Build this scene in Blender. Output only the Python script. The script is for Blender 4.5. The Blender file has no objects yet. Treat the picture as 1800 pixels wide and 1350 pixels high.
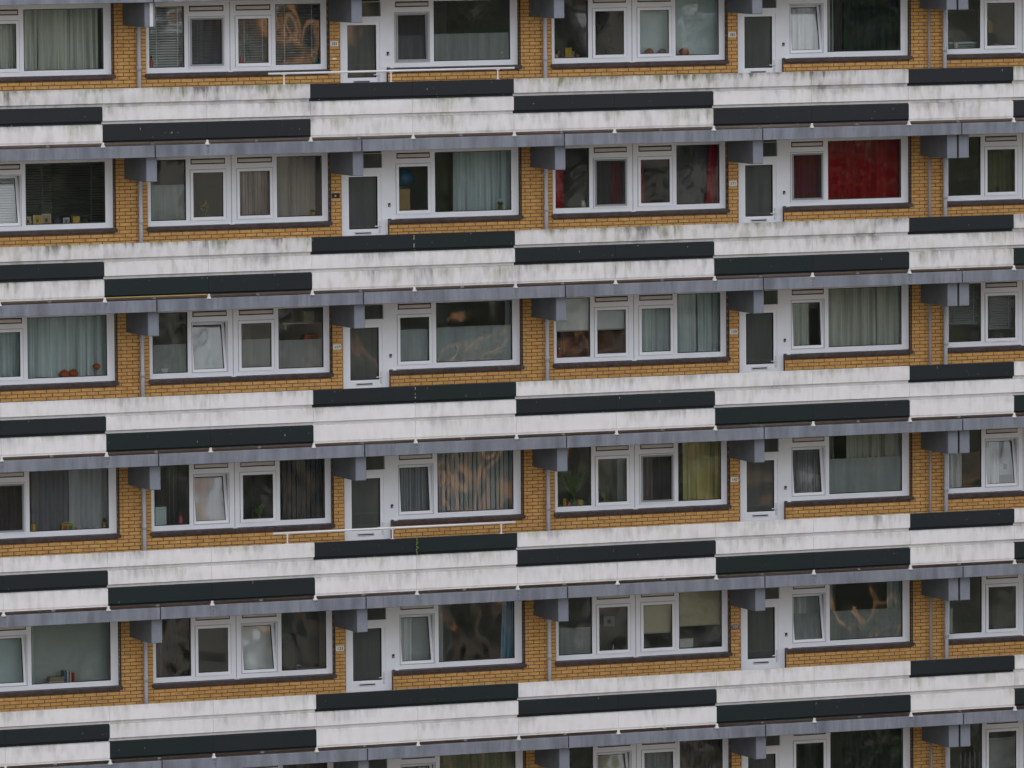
import bpy, bmesh, math, random
from mathutils import Matrix, Vector, noise as mnoise

random.seed(7)
sc = bpy.context.scene
COL = sc.collection

# ------------------------------------------------------------------ camera
YAW, PITCH, ROLL = 0.3882766, 0.0811897, -0.0075571
cam_d = bpy.data.cameras.new('camera')
cam = bpy.data.objects.new('camera', cam_d); COL.objects.link(cam)
cyw, syw, cp, sp, cr, sr = (math.cos(YAW), math.sin(YAW), math.cos(PITCH), math.sin(PITCH), math.cos(ROLL), math.sin(ROLL))
fwd = Vector((syw*cp, cyw*cp, -sp)); rgt = Vector((cyw, -syw, 0)); up = rgt.cross(fwd)
r2 = cr*rgt + sr*up; u2 = -sr*rgt + cr*up
cam.matrix_world = Matrix(((r2.x, u2.x, -fwd.x, -46.0602), (r2.y, u2.y, -fwd.y, -132.0), (r2.z, u2.z, -fwd.z, 11.5741), (0, 0, 0, 1)))
cam_d.sensor_width = 36.0
cam_d.lens = math.exp(9.5197134)*36.0/1800.0
cam_d.clip_start = 1.0; cam_d.clip_end = 3000.0
sc.camera = cam

# ------------------------------------------------------------------ world, sun, exposure
SUN_EL, SUN_AZ = math.radians(38), math.radians(158)      # the sun stands behind the block: the gallery side is in shade
w = bpy.data.worlds.new('World'); sc.world = w; w.use_nodes = True
wn, wl = w.node_tree.nodes, w.node_tree.links
bg = wn['Background']
sky = wn.new('ShaderNodeTexSky'); sky.sky_type = 'NISHITA'; sky.sun_disc = False
sky.sun_elevation = SUN_EL; sky.sun_rotation = math.radians(22)
sky.air_density = 1.0; sky.dust_density = 4.0; sky.ozone_density = 1.0
# broken white cloud over the blue
tc = wn.new('ShaderNodeTexCoord'); nz = wn.new('ShaderNodeTexNoise')
nz.inputs['Scale'].default_value = 2.2; nz.inputs['Detail'].default_value = 6
wl.new(tc.outputs['Generated'], nz.inputs['Vector'])
rp = wn.new('ShaderNodeMapRange'); rp.inputs['From Min'].default_value = 0.30; rp.inputs['From Max'].default_value = 0.60
rp.inputs['To Min'].default_value = 0.45; rp.inputs['To Max'].default_value = 0.95
wl.new(nz.outputs['Fac'], rp.inputs['Value'])
mx = wn.new('ShaderNodeMix'); mx.data_type = 'RGBA'
wl.new(rp.outputs['Result'], mx.inputs['Factor']); wl.new(sky.outputs['Color'], mx.inputs['A'])
mx.inputs['B'].default_value = (5.15, 5.22, 5.42, 1)
wl.new(mx.outputs['Result'], bg.inputs['Color'])
bg.inputs['Strength'].default_value = 0.1
sd = bpy.data.lights.new('sun', 'SUN'); sd.energy = 3.2; sd.angle = math.radians(0.6); sd.color = (1.0, 0.86, 0.68)
sun = bpy.data.objects.new('sun', sd); COL.objects.link(sun)
sdir = Vector((-math.sin(math.radians(22))*math.cos(SUN_EL), -math.cos(math.radians(22))*math.cos(SUN_EL), -math.sin(SUN_EL)))
sun.rotation_euler = sdir.to_track_quat('-Z', 'Y').to_euler(); sun.location = (20, 60, 60)
vs = sc.view_settings
vs.view_transform = 'Standard'; vs.look = 'None'; vs.gamma = 1.0; vs.use_curve_mapping = False
vs.exposure = 1.90
sc.cycles.transparent_max_bounces = 16
sc.cycles.max_bounces = 8

# ------------------------------------------------------------------ materials
MATS = {}
def nodes_of(m):
    m.use_nodes = True
    return m.node_tree.nodes, m.node_tree.links
def mat(name, col, rough=0.6, var=0.12, scale=6.0, bump=0.0, bscale=40.0, spec=0.4, metal=0.0, stretch=(1, 1, 1)):
    """plain surface with mottled colour and fine relief"""
    if name in MATS: return MATS[name]
    m = bpy.data.materials.new(name); n, l = nodes_of(m); b = n['Principled BSDF']
    b.inputs['Roughness'].default_value = rough; b.inputs['Specular IOR Level'].default_value = spec
    b.inputs['Metallic'].default_value = metal
    g = n.new('ShaderNodeNewGeometry'); mp = n.new('ShaderNodeMapping'); mp.inputs['Scale'].default_value = stretch
    l.new(g.outputs['Position'], mp.inputs['Vector'])
    t = n.new('ShaderNodeTexNoise'); t.inputs['Scale'].default_value = scale; t.inputs['Detail'].default_value = 4
    l.new(mp.outputs['Vector'], t.inputs['Vector'])
    mr = n.new('ShaderNodeMapRange'); mr.inputs['From Min'].default_value = 0.3; mr.inputs['From Max'].default_value = 0.7
    mr.inputs['To Min'].default_value = 1-var; mr.inputs['To Max'].default_value = 1+var
    l.new(t.outputs['Fac'], mr.inputs['Value'])
    vm = n.new('ShaderNodeVectorMath'); vm.operation = 'SCALE'; vm.inputs[0].default_value = col
    l.new(mr.outputs['Result'], vm.inputs['Scale']); l.new(vm.outputs['Vector'], b.inputs['Base Color'])
    if bump:
        t2 = n.new('ShaderNodeTexNoise'); t2.inputs['Scale'].default_value = bscale; l.new(g.outputs['Position'], t2.inputs['Vector'])
        bp = n.new('ShaderNodeBump'); bp.inputs['Strength'].default_value = bump; bp.inputs['Distance'].default_value = 0.01
        l.new(t2.outputs['Fac'], bp.inputs['Height']); l.new(bp.outputs['Normal'], b.inputs['Normal'])
    MATS[name] = m
    return m

def mathn(n, l, op, a, b=None, clamp=False):
    x = n.new('ShaderNodeMath'); x.operation = op; x.use_clamp = clamp
    for i, v in enumerate((a, b)):
        if v is None: continue
        if isinstance(v, (int, float)): x.inputs[i].default_value = v
        else: l.new(v, x.inputs[i])
    return x.outputs[0]
def noise_at(n, l, stretch, scale=1.0, detail=4.0, off=(0, 0, 0)):
    g = n.new('ShaderNodeNewGeometry'); mp = n.new('ShaderNodeMapping')
    mp.inputs['Scale'].default_value = stretch; mp.inputs['Location'].default_value = off
    l.new(g.outputs['Position'], mp.inputs['Vector'])
    t = n.new('ShaderNodeTexNoise'); t.inputs['Scale'].default_value = scale; t.inputs['Detail'].default_value = detail
    l.new(mp.outputs['Vector'], t.inputs['Vector'])
    return t.outputs['Fac']
def ramp(n, l, v, a, b, c=0.0, d=1.0):
    mr = n.new('ShaderNodeMapRange'); l.new(v, mr.inputs['Value'])
    for k, x in zip(('From Min', 'From Max', 'To Min', 'To Max'), (a, b, c, d)): mr.inputs[k].default_value = x
    return mr.outputs['Result']
def mixc(n, l, f, a, b):
    m = n.new('ShaderNodeMix'); m.data_type = 'RGBA'
    if isinstance(f, float): m.inputs['Factor'].default_value = f
    else: l.new(f, m.inputs['Factor'])
    for k, v in (('A', a), ('B', b)):
        if isinstance(v, tuple): m.inputs[k].default_value = (*v, 1)
        else: l.new(v, m.inputs[k])
    return m.outputs['Result']

def concrete_white(name, dirt):
    """white painted concrete board; rain streaks and algae run down from the top edge of each board"""
    m = bpy.data.materials.new(name); n, l = nodes_of(m); b = n['Principled BSDF']
    b.inputs['Roughness'].default_value = 0.75; b.inputs['Specular IOR Level'].default_value = 0.25
    tcn = n.new('ShaderNodeTexCoord'); sep = n.new('ShaderNodeSeparateXYZ'); l.new(tcn.outputs['Object'], sep.inputs[0])
    grad = ramp(n, l, sep.outputs['Z'], -0.30, 0.0)                   # 1 at the board's top edge
    depth = mathn(n, l, 'MULTIPLY', sep.outputs['Z'], -1.0)
    patch = noise_at(n, l, (0.8, 0.8, 1.9), 1.0, 3, (3.1, 0, 1.7))
    pm = ramp(n, l, patch, 0.36, 0.62)
    def drips(freq, off, longest, soft, strength):
        """streaks of differing length that hang from the board's top edge"""
        run = noise_at(n, l, (freq, 2, 0.9), 1.0, 4, (off, 0, off*2))
        ln = mathn(n, l, 'MULTIPLY', ramp(n, l, run, 0.36, 0.72, 0, longest), mathn(n, l, 'ADD', mathn(n, l, 'MULTIPLY', pm, 0.8), 0.2))
        e = ramp(n, l, mathn(n, l, 'SUBTRACT', ln, depth), -0.02, soft)
        return mathn(n, l, 'MULTIPLY', e, strength)
    s = mathn(n, l, 'ADD', drips(8, 1.0, 0.40, 0.36, 0.85), drips(22, 5.0, 0.24, 0.20, 0.32))
    grit = ramp(n, l, noise_at(n, l, (34, 20, 6), 1.0, 4, (6, 1, 1)), 0.3, 0.7, 0.55, 1.15)
    s = mathn(n, l, 'MULTIPLY', s, grit)
    blot = noise_at(n, l, (7, 5, 2.2), 1.0, 6, (9, 0, 4))
    bl = mathn(n, l, 'MULTIPLY', ramp(n, l, blot, 0.44, 0.8, 0.06, 0.75), ramp(n, l, patch, 0.30, 0.7, 0.15, 1.0))
    f = mathn(n, l, 'MULTIPLY', mathn(n, l, 'ADD', s, bl), dirt, True)
    base = mixc(n, l, noise_at(n, l, (0.6, 0.6, 3), 1.0, 3), tuple(x*(1-0.13*max(dirt-0.6, 0)) for x in (0.575, 0.545, 0.54)), tuple(x*(1-0.13*max(dirt-0.6, 0)) for x in (0.685, 0.655, 0.655)))
    green = mixc(n, l, ramp(n, l, noise_at(n, l, (1.4, 1, 1), 1.0, 2, (5, 2, 8)), 0.42, 0.6), (0.13, 0.125, 0.115), (0.16, 0.17, 0.085))
    l.new(mixc(n, l, f, base, green), b.inputs['Base Color'])
    bp = n.new('ShaderNodeBump'); bp.inputs['Strength'].default_value = 0.25; bp.inputs['Distance'].default_value = 0.006
    l.new(noise_at(n, l, (30, 30, 30), 1.0, 4), bp.inputs['Height']); l.new(bp.outputs['Normal'], b.inputs['Normal'])
    return m
def concrete_black(name, col):
    m = bpy.data.materials.new(name); n, l = nodes_of(m); b = n['Principled BSDF']
    b.inputs['Roughness'].default_value = 0.6; b.inputs['Specular IOR Level'].default_value = 0.25
    big = noise_at(n, l, (0.5, 0.5, 1.5), 1.0, 3)
    c = mixc(n, l, big, tuple(x*0.75 for x in col), tuple(x*1.3 for x in col))
    chips = ramp(n, l, noise_at(n, l, (26, 26, 12), 1.0, 2), 0.715, 0.735)
    chips = mathn(n, l, 'MULTIPLY', chips, ramp(n, l, noise_at(n, l, (3, 3, 3), 1.0, 1, (4, 4, 4)), 0.5, 0.56))
    l.new(mixc(n, l, mathn(n, l, 'MULTIPLY', chips, 0.55), c, (0.36, 0.34, 0.28)), b.inputs['Base Color'])
    return m
GRIME = (('mossy', 1.5, 0.85), ('stained', 1.35, 0.85), ('worn', 0.78, 0.50), ('fair', 0.66, 0.60), ('clean', 0.60, 0.52), ('fresh', 0.50, 0.40))
WHITE = [concrete_white('white_board_%s' % w_, a) for w_, a, b in GRIME]             # the top boards catch most of the rain
WHITE_LOW = [concrete_white('white_lower_board_%s' % w_, b) for w_, a, b in GRIME]
BLACK = [concrete_black('dark_board_%s' % w_, c) for w_, c in (('slate', (0.0105, 0.0125, 0.0155)), ('blue', (0.0082, 0.0112, 0.0138)), ('green', (0.0062, 0.0118, 0.0118)))]

def brick_mat():
    m = bpy.data.materials.new('yellow_brick'); n, l = nodes_of(m); b = n['Principled BSDF']
    b.inputs['Roughness'].default_value = 0.85; b.inputs['Specular IOR Level'].default_value = 0.2
    v1 = noise_at(n, l, (5.2, 5.2, 15.5), 1.0, 1); v2 = noise_at(n, l, (40, 40, 60), 1.0, 3); v3 = noise_at(n, l, (0.5, 0.5, 1.1), 1.0, 2)
    c = mixc(n, l, ramp(n, l, v1, 0.3, 0.7), (0.49, 0.255, 0.078), (0.66, 0.395, 0.145))
    c = mixc(n, l, ramp(n, l, v2, 0.35, 0.75, 0, 0.4), c, (0.36, 0.17, 0.045))
    c = mixc(n, l, ramp(n, l, v3, 0.4, 0.7, 0, 0.22), c, (0.24, 0.12, 0.04))
    l.new(c, b.inputs['Base Color'])
    bp = n.new('ShaderNodeBump'); bp.inputs['Strength'].default_value = 0.3; bp.inputs['Distance'].default_value = 0.004
    l.new(v2, bp.inputs['Height']); l.new(bp.outputs['Normal'], b.inputs['Normal'])
    return m
M_BRICK = brick_mat()
M_MORTAR = mat('dark_mortar', (0.15, 0.088, 0.048), 0.9, 0.3, 12)

def beam_mat():
    m = bpy.data.materials.new('grey_painted_concrete'); n, l = nodes_of(m); b = n['Principled BSDF']
    b.inputs['Roughness'].default_value = 0.7; b.inputs['Specular IOR Level'].default_value = 0.3
    st = noise_at(n, l, (4.5, 4.5, 0.8), 1.0, 5); pt = noise_at(n, l, (0.8, 0.8, 2.5), 1.0, 3, (7, 1, 2))
    c = mixc(n, l, ramp(n, l, st, 0.35, 0.68), (0.185, 0.196, 0.232), (0.108, 0.114, 0.134))
    c = mixc(n, l, ramp(n, l, pt, 0.45, 0.7, 0, 0.5), c, (0.19, 0.192, 0.21))
    fine = noise_at(n, l, (22, 22, 2.5), 1.0, 4, (2, 8, 5))
    c = mixc(n, l, ramp(n, l, fine, 0.56, 0.72, 0, 0.5), c, (0.10, 0.10, 0.11))
    l.new(c, b.inputs['Base Color'])
    return m
M_BEAM = beam_mat()
M_STAIN = mat('rain_stained_concrete', (0.142, 0.146, 0.168), 0.8, 0.3, 30)
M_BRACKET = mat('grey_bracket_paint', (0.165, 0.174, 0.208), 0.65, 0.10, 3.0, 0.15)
M_SLAB = mat('gallery_concrete', (0.36, 0.29, 0.235), 0.9, 0.2, 2.0, 0.2)
M_SOFFIT = mat('soffit_paint', (0.55, 0.46, 0.42), 0.85, 0.1, 1.5)
M_FRAME = mat('white_upvc', (0.74, 0.745, 0.785), 0.35, 0.04, 2.0, spec=0.45)
M_SASH = mat('white_upvc_sash', (0.76, 0.765, 0.80), 0.33, 0.04, 2.0, spec=0.45)
M_VENT = mat('cream_vent', (0.56, 0.51, 0.48), 0.5, 0.05)
M_GAP = mat('brown_gap', (0.06, 0.04, 0.035), 0.8, 0.1)
M_SILL = mat('brown_tile', (0.055, 0.036, 0.036), 0.4, 0.35, 9.0)
M_SILLJ = mat('tile_joint', (0.10, 0.07, 0.065), 0.9, 0.2)
M_RUBBER = mat('dark_gasket', (0.022, 0.02, 0.02), 0.7, 0.1)
M_PIPE = mat('grey_pvc', (0.40, 0.40, 0.44), 0.45, 0.08, 2.0)
M_PIPE2 = mat('mauve_grey_pipe', (0.26, 0.245, 0.275), 0.5, 0.1, 2.0)
M_STEEL = mat('brushed_steel', (0.60, 0.60, 0.62), 0.4, 0.05)
M_RAIL = mat('white_rail_paint', (0.54, 0.53, 0.54), 0.4, 0.05)
M_FOOT = mat('white_post_foot', (0.46, 0.45, 0.43), 0.6, 0.15, 20)
M_BLACKP = mat('black_plastic', (0.02, 0.02, 0.022), 0.4, 0.05)
M_PLATE = mat('enamel_white', (0.68, 0.67, 0.64), 0.35, 0.05)
M_INK = mat('number_black', (0.02, 0.02, 0.02), 0.5, 0.05)
M_ROOM = mat('room_plaster', (0.58, 0.58, 0.56), 0.9, 0.06, 1.0)
M_ROOMD = mat('room_dark_paper', (0.13, 0.135, 0.13), 0.9, 0.1, 1.0)
M_FLOORIN = mat('room_floor', (0.14, 0.10, 0.07), 0.6, 0.2, 1.0)
M_BOARD = mat('inner_sill_stone', (0.40, 0.40, 0.40), 0.4, 0.08)
M_SCREEN_GAP = mat('grey_screen_frame_gap_shade', (0.30, 0.30, 0.32), 0.5, 0.05)

def glass_mat(name='window_glass', tint=(0.95, 0.965, 0.96), ior=1.80, amp=1.0):
    """double glazing: mirror-like coat over a clear pane; the panes bow and ripple a little"""
    m = bpy.data.materials.new(name); n, l = nodes_of(m); n.remove(n['Principled BSDF'])
    out = n['Material Output']
    tr = n.new('ShaderNodeBsdfTransparent'); tr.inputs['Color'].default_value = (*tint, 1)
    gl = n.new('ShaderNodeBsdfGlossy'); gl.inputs['Roughness'].default_value = 0.035; gl.inputs['Color'].default_value = (1, 1, 1, 1)
    fr = n.new('ShaderNodeFresnel'); fr.inputs['IOR'].default_value = ior
    mixs = n.new('ShaderNodeMixShader'); l.new(fr.outputs['Fac'], mixs.inputs['Fac'])
    l.new(tr.outputs[0], mixs.inputs[1]); l.new(gl.outputs[0], mixs.inputs[2]); l.new(mixs.outputs[0], out.inputs['Surface'])
    h = noise_at(n, l, (0.75, 0.75, 0.95), 1.0, 1.0, (1.3, 0, 2.2))
    h2 = noise_at(n, l, (2.1, 2.1, 1.7), 1.0, 1.0)
    hh = mathn(n, l, 'ADD', h, mathn(n, l, 'MULTIPLY', h2, 0.22))
    bp = n.new('ShaderNodeBump'); bp.inputs['Strength'].default_value = 1.0; bp.inputs['Distance'].default_value = 0.024*amp
    l.new(hh, bp.inputs['Height']); l.new(bp.outputs['Normal'], gl.inputs['Normal'])
    return m
M_GLASS = glass_mat(); M_GLASSS = glass_mat('sash_glass', amp=0.4)
def clear_mat():
    m = bpy.data.materials.new('glass_back'); n, l = nodes_of(m); n.remove(n['Principled BSDF'])
    tr = n.new('ShaderNodeBsdfTransparent'); tr.inputs['Color'].default_value = (0.97, 0.985, 0.98, 1)
    l.new(tr.outputs[0], n['Material Output'].inputs['Surface'])
    return m
M_CLEAR = clear_mat()
def veil_mat(name, col, see):
    """cloth, film or mesh one sees partly through"""
    if name in MATS: return MATS[name]
    m = bpy.data.materials.new(name); n, l = nodes_of(m); n.remove(n['Principled BSDF'])
    df = n.new('ShaderNodeBsdfDiffuse'); df.inputs['Color'].default_value = (*col, 1)
    tl = n.new('ShaderNodeBsdfTranslucent'); tl.inputs['Color'].default_value = (*col, 1)
    a = n.new('ShaderNodeMixShader'); a.inputs['Fac'].default_value = 0.25; l.new(df.outputs[0], a.inputs[1]); l.new(tl.outputs[0], a.inputs[2])
    tr = n.new('ShaderNodeBsdfTransparent'); b = n.new('ShaderNodeMixShader')
    v = noise_at(n, l, (9, 9, 0.7), 1.0, 3)
    l.new(ramp(n, l, v, 0.3, 0.7, max(see-0.12, 0), see+0.12), b.inputs['Fac'])
    l.new(a.outputs[0], b.inputs[1]); l.new(tr.outputs[0], b.inputs[2]); l.new(b.outputs[0], n['Material Output'].inputs['Surface'])
    MATS[name] = m
    return m
M_FILM = veil_mat('frosted_foil', (0.55, 0.57, 0.56), 0.42)
M_FILM2 = veil_mat('frosted_foil_pale', (0.55, 0.585, 0.58), 0.14)
M_MESH = veil_mat('insect_mesh', (0.06, 0.06, 0.062), 0.55)

# ------------------------------------------------------------------ mesh helpers
class MB:
    def __init__(s): s.v, s.f, s.m = [], [], []
    def quad(s, pts, mi=0):
        b = len(s.v); s.v += [tuple(p) for p in pts]; s.f.append(tuple(range(b, b+len(pts)))); s.m.append(mi)
    def box(s, x0, x1, y0, y1, z0, z1, mi=0, skip=''):
        b = len(s.v)
        s.v += [(x0, y0, z0), (x1, y0, z0), (x1, y1, z0), (x0, y1, z0), (x0, y0, z1), (x1, y0, z1), (x1, y1, z1), (x0, y1, z1)]
        for k, q in (('f', (0, 1, 5, 4)), ('r', (1, 2, 6, 5)), ('b', (2, 3, 7, 6)), ('l', (3, 0, 4, 7)), ('t', (4, 5, 6, 7)), ('u', (3, 2, 1, 0))):
            if k not in skip: s.f.append(tuple(b+i for i in q)); s.m.append(mi)
    def bevbox(s, x0, x1, y0, y1, z0, z1, c, mi=0):
        """box whose four front edges are chamfered by c"""
        b = len(s.v)
        s.v += [(x0, y0+c, z0), (x1, y0+c, z0), (x1, y0+c, z1), (x0, y0+c, z1),
                (x0+c, y0, z0+c), (x1-c, y0, z0+c), (x1-c, y0, z1-c), (x0+c, y0, z1-c),
                (x0, y1, z0), (x1, y1, z0), (x1, y1, z1), (x0, y1, z1)]
        for q in ((4, 5, 6, 7), (0, 1, 5, 4), (1, 2, 6, 5), (2, 3, 7, 6), (3, 0, 4, 7), (0, 8, 9, 1), (1, 9, 10, 2), (2, 10, 11, 3), (3, 11, 8, 0), (9, 8, 11, 10)):
            s.f.append(tuple(b+i for i in q)); s.m.append(mi)
    def plate(s, x0, x1, z0, z1, y0, y1, holes, mi=0):
        """flat panel in the xz plane from y0 (front) to y1 with rectangular holes (x0,x1,z0,z1)"""
        xs = sorted({round(x, 5) for h in holes for x in h[:2]} | {x0, x1}); zs = sorted({round(z, 5) for h in holes for z in h[2:]} | {z0, z1})
        xs = [x for x in xs if x0 <= x <= x1]; zs = [z for z in zs if z0 <= z <= z1]
        nx, nz = len(xs)-1, len(zs)-1
        def solid(i, j):
            if i < 0 or j < 0 or i >= nx or j >= nz: return False
            cx, cz = (xs[i]+xs[i+1])/2, (zs[j]+zs[j+1])/2
            return not any(h[0] < cx < h[1] and h[2] < cz < h[3] for h in holes)
        for i in range(nx):
            for j in range(nz):
                if not solid(i, j): continue
                a, b, c, d = xs[i], xs[i+1], zs[j], zs[j+1]
                s.quad(((a, y0, c), (b, y0, c), (b, y0, d), (a, y0, d)), mi)
                s.quad(((b, y1, c), (a, y1, c), (a, y1, d), (b, y1, d)), mi)
                if not solid(i-1, j): s.quad(((a, y1, c), (a, y0, c), (a, y0, d), (a, y1, d)), mi)
                if not solid(i+1, j): s.quad(((b, y0, c), (b, y1, c), (b, y1, d), (b, y0, d)), mi)
                if not solid(i, j-1): s.quad(((a, y1, c), (b, y1, c), (b, y0, c), (a, y0, c)), mi)
                if not solid(i, j+1): s.quad(((a, y0, d), (b, y0, d), (b, y1, d), (a, y1, d)), mi)
    def lathe(s, prof, seg=14, c=(0, 0, 0), mi=0, rib=0, ribamp=0.0):
        b = len(s.v)
        for r, z in prof:
            for k in range(seg):
                t = 2*math.pi*k/seg; rr = r*(1+ribamp*math.cos(rib*t)) if rib else r
                s.v.append((c[0]+rr*math.cos(t), c[1]+rr*math.sin(t), c[2]+z))
        n = len(prof)
        for i in range(n-1):
            for k in range(seg):
                k2 = (k+1) % seg
                s.f.append((b+i*seg+k, b+i*seg+k2, b+(i+1)*seg+k2, b+(i+1)*seg+k)); s.m.append(mi)
        s.f.append(tuple(b+k for k in reversed(range(seg)))); s.m.append(mi)
        s.f.append(tuple(b+(n-1)*seg+k for k in range(seg))); s.m.append(mi)
    def tube(s, pts, rad, seg=10, mi=0):
        b = len(s.v); pts = [Vector(p) for p in pts]
        rads = rad if isinstance(rad, (list, tuple)) else [rad]*len(pts)
        for i, p in enumerate(pts):
            d = (pts[min(i+1, len(pts)-1)]-pts[max(i-1, 0)]).normalized()
            a = d.orthogonal().normalized(); c = d.cross(a)
            for k in range(seg):
                t = 2*math.pi*k/seg; s.v.append(tuple(p+(a*math.cos(t)+c*math.sin(t))*rads[i]))
        for i in range(len(pts)-1):
            for k in range(seg):
                k2 = (k+1) % seg
                s.f.append((b+i*seg+k, b+i*seg+k2, b+(i+1)*seg+k2, b+(i+1)*seg+k)); s.m.append(mi)
        s.f.append(tuple(b+k for k in reversed(range(seg)))); s.m.append(mi)
        s.f.append(tuple(b+(len(pts)-1)*seg+k for k in range(seg))); s.m.append(mi)
    def mesh(s, name, mats, smooth=False):
        me = bpy.data.meshes.new(name); me.from_pydata(s.v, [], s.f)
        for m in (mats if isinstance(mats, (list, tuple)) else [mats]): me.materials.append(m)
        me.polygons.foreach_set('material_index', s.m)
        if smooth:
            me.polygons.foreach_set('use_smooth', [len(f) == 4 for f in s.f])
        me.update()
        return me
def put(name, me, parent=None, loc=(0, 0, 0), label=None):
    o = bpy.data.objects.new(name, me); COL.objects.link(o); o.location = loc
    if parent is not None: o.parent = parent
    if label: o['label'] = label
    return o
def thing(o, label, cat, group=None):
    o['label'] = label; o['category'] = cat
    if group: o['group'] = group
    return o
def empty(name, loc):
    o = bpy.data.objects.new(name, None); COL.objects.link(o); o.location = loc; o.empty_display_size = 0.2
    return o

# ------------------------------------------------------------------ levels and bays (metres)
NK = 6
def P(k): return 5.6-2.8*k              # top of the parapet below window row k
FLATS = {-1: -8.0, 0: 0.0, 1: 8.01, 2: 16.12}
YW, YF, YG = 1.35, 1.43, 1.462          # brick face, window frame face, glass
UNITS = [-6.01, -4.0, -2.0, 0, 2.0, 4.007, 6.01, 8.014, 10.02, 12.025, 14.03, 16.035, 18.22, 20.22, 22.2]
DARKROW = [2, 1, 1, 2, 2, 0, 0, 1, 1, 2, 2, 0, 2, 2]
JOINTS = [-3.0, 0.992, 4.998, 9.005, 13.016, 17.128, 21.2]
X0, X1 = -6.0, 22.2
GZ = -33.0
BLD = empty('apartment_building', (8, 6, GZ))
thing(BLD, 'long gallery flat block of yellow brick with striped black and white parapets', 'apartment building')
OFF = Vector((-8, -6, -GZ))
def part(name, me, loc=(0, 0, 0), label=None):
    return put(name, me, BLD, tuple(Vector(loc)+OFF), label)

# ------------------------------------------------------------------ the block's carcass
for k in range(-1, NK):
    zt = P(k)-1.042
    mb = MB(); mb.box(X0, X1, 0.10, 11.0, zt-0.21, zt, 0)
    mb.f[-1], mb.m[-1] = mb.f[-1], 1                                  # underside painted
    part('gallery_floor', mb.mesh('gallery_floor', [M_SLAB, M_SOFFIT]))
    # the beam along the gallery's edge, cast in lengths
    for a, b in zip(JOINTS[:-1], JOINTS[1:]):
        mb = MB(); mb.bevbox(0, b-a-0.022, 0, 0.128, 0, 0.217, 0.006)
        # dark tongues where water runs off below the parapet posts
        for u in UNITS:
            if a+0.06 < u < b-0.06:
                r_ = random.Random(int(u*100)+k*31); wd = r_.uniform(0.03, 0.055); x = u-a+r_.uniform(-0.01, 0.02)
                mb.quad(((x-wd*0.7, -0.0015, 0.217*r_.uniform(0.0, 0.3)), (x+wd*0.5, -0.0015, 0.02), (x+wd, -0.0015, 0.209), (x-wd, -0.0015, 0.209)), 1)
        part('edge_beam', mb.mesh('edge_beam', [M_BEAM, M_STAIN]), (a+0.011, -0.03, P(k)-1.257))
# end walls, back wall, roof
mb = MB(); mb.box(X0-0.3, X0, 0.1, 11.3, -14, 9.2); mb.box(X1, X1+0.3, 0.1, 11.3, -14, 9.2); mb.box(X0, X1, 11.0, 11.3, -14, 9.2)
part('end_wall', mb.mesh('end_wall', M_BRICK))
mb = MB(); mb.box(X0-0.4, X1+0.4, -0.35, 11.4, 9.85, 10.2); mb.box(X0, X1, YW, YW+0.25, 7.35, 9.85)
part('roof', mb.mesh('roof', M_SLAB))
mb = MB(); mb.box(X0, X1, 1.4, 11.0, GZ, -14.0)
part('lower_storeys', mb.mesh('lower_storeys', M_BRICK))
# rooms
for k in range(NK):
    z0, z1 = P(k)-1.042, P(k)+1.545
    mb = MB()
    mb.box(X0, X1, 5.6, 5.75, z0, z1, 0)
    for n, fx in FLATS.items():
        for x in (0.98, 4.93, 6.12):
            if X0 < fx+x < X1: mb.box(fx+x-0.05, fx+x+0.05, 1.66, 5.6, z0, z1, 0)
    part('room_wall', mb.mesh('room_wall', M_ROOM))
    mb = MB(); mb.box(X0, X1, 1.66, 5.6, z0, z0+0.004)
    part('room_floor', mb.mesh('room_floor', M_FLOORIN))

# brackets that carry each gallery, and the twin pair at the expansion joint
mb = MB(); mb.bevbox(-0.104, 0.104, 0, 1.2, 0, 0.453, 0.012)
for i_ in (5, 6, 7, 8, 9): mb.m[i_] = 1  # faces behind the front take a darker grey: their shade is painted in
ME_BR = mb.mesh('bracket', [M_BRACKET, mat('bracket_side_shade', (0.098, 0.104, 0.118), 0.85, 0.15, 3.0, 0.2)])
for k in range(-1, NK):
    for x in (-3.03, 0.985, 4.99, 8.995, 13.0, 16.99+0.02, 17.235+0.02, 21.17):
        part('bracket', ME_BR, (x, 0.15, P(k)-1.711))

# ------------------------------------------------------------------ parapets
H = 0.318
def board_mesh(w_, first, last, proud, m):
    y = -0.005 if proud else 0.0
    pr = ([(y+0.004, 0), (y, -0.004)] if first else [(0.060, 0), (y, -0.020)]) + [(y, -0.258), (0.060, -0.276), (0.060, -H)]
    if last: pr = pr[:-2] + [(y, -0.296), (0.012, -H), (0.02, -H+0.012), (0.02, -H-0.006), (-0.014, -H-0.006), (-0.014, -H-0.020), (0.05, -H-0.020)]
    pr += [(0.085, pr[-1][1]), (0.085, 0)]
    mb = MB(); n = len(pr)
    mb.v = [(0, p[0], p[1]) for p in pr]+[(w_, p[0], p[1]) for p in pr]
    for i in range(n):
        j = (i+1) % n; mb.f.append((i, j, n+j, n+i)); mb.m.append(0)
    mb.f.append(tuple(range(n-1, -1, -1))); mb.f.append(tuple(range(n, 2*n))); mb.m += [0, 0]
    return mb.mesh('board', m)
mb = MB(); mb.lathe([(0.050, -0.014), (0.047, 0.002), (0.034, 0.018), (0.025, 0.036), (0.024, 0.075)], 12); ME_FOOT = mb.mesh('post_foot', M_FOOT, True)
CACHE = {}
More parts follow.
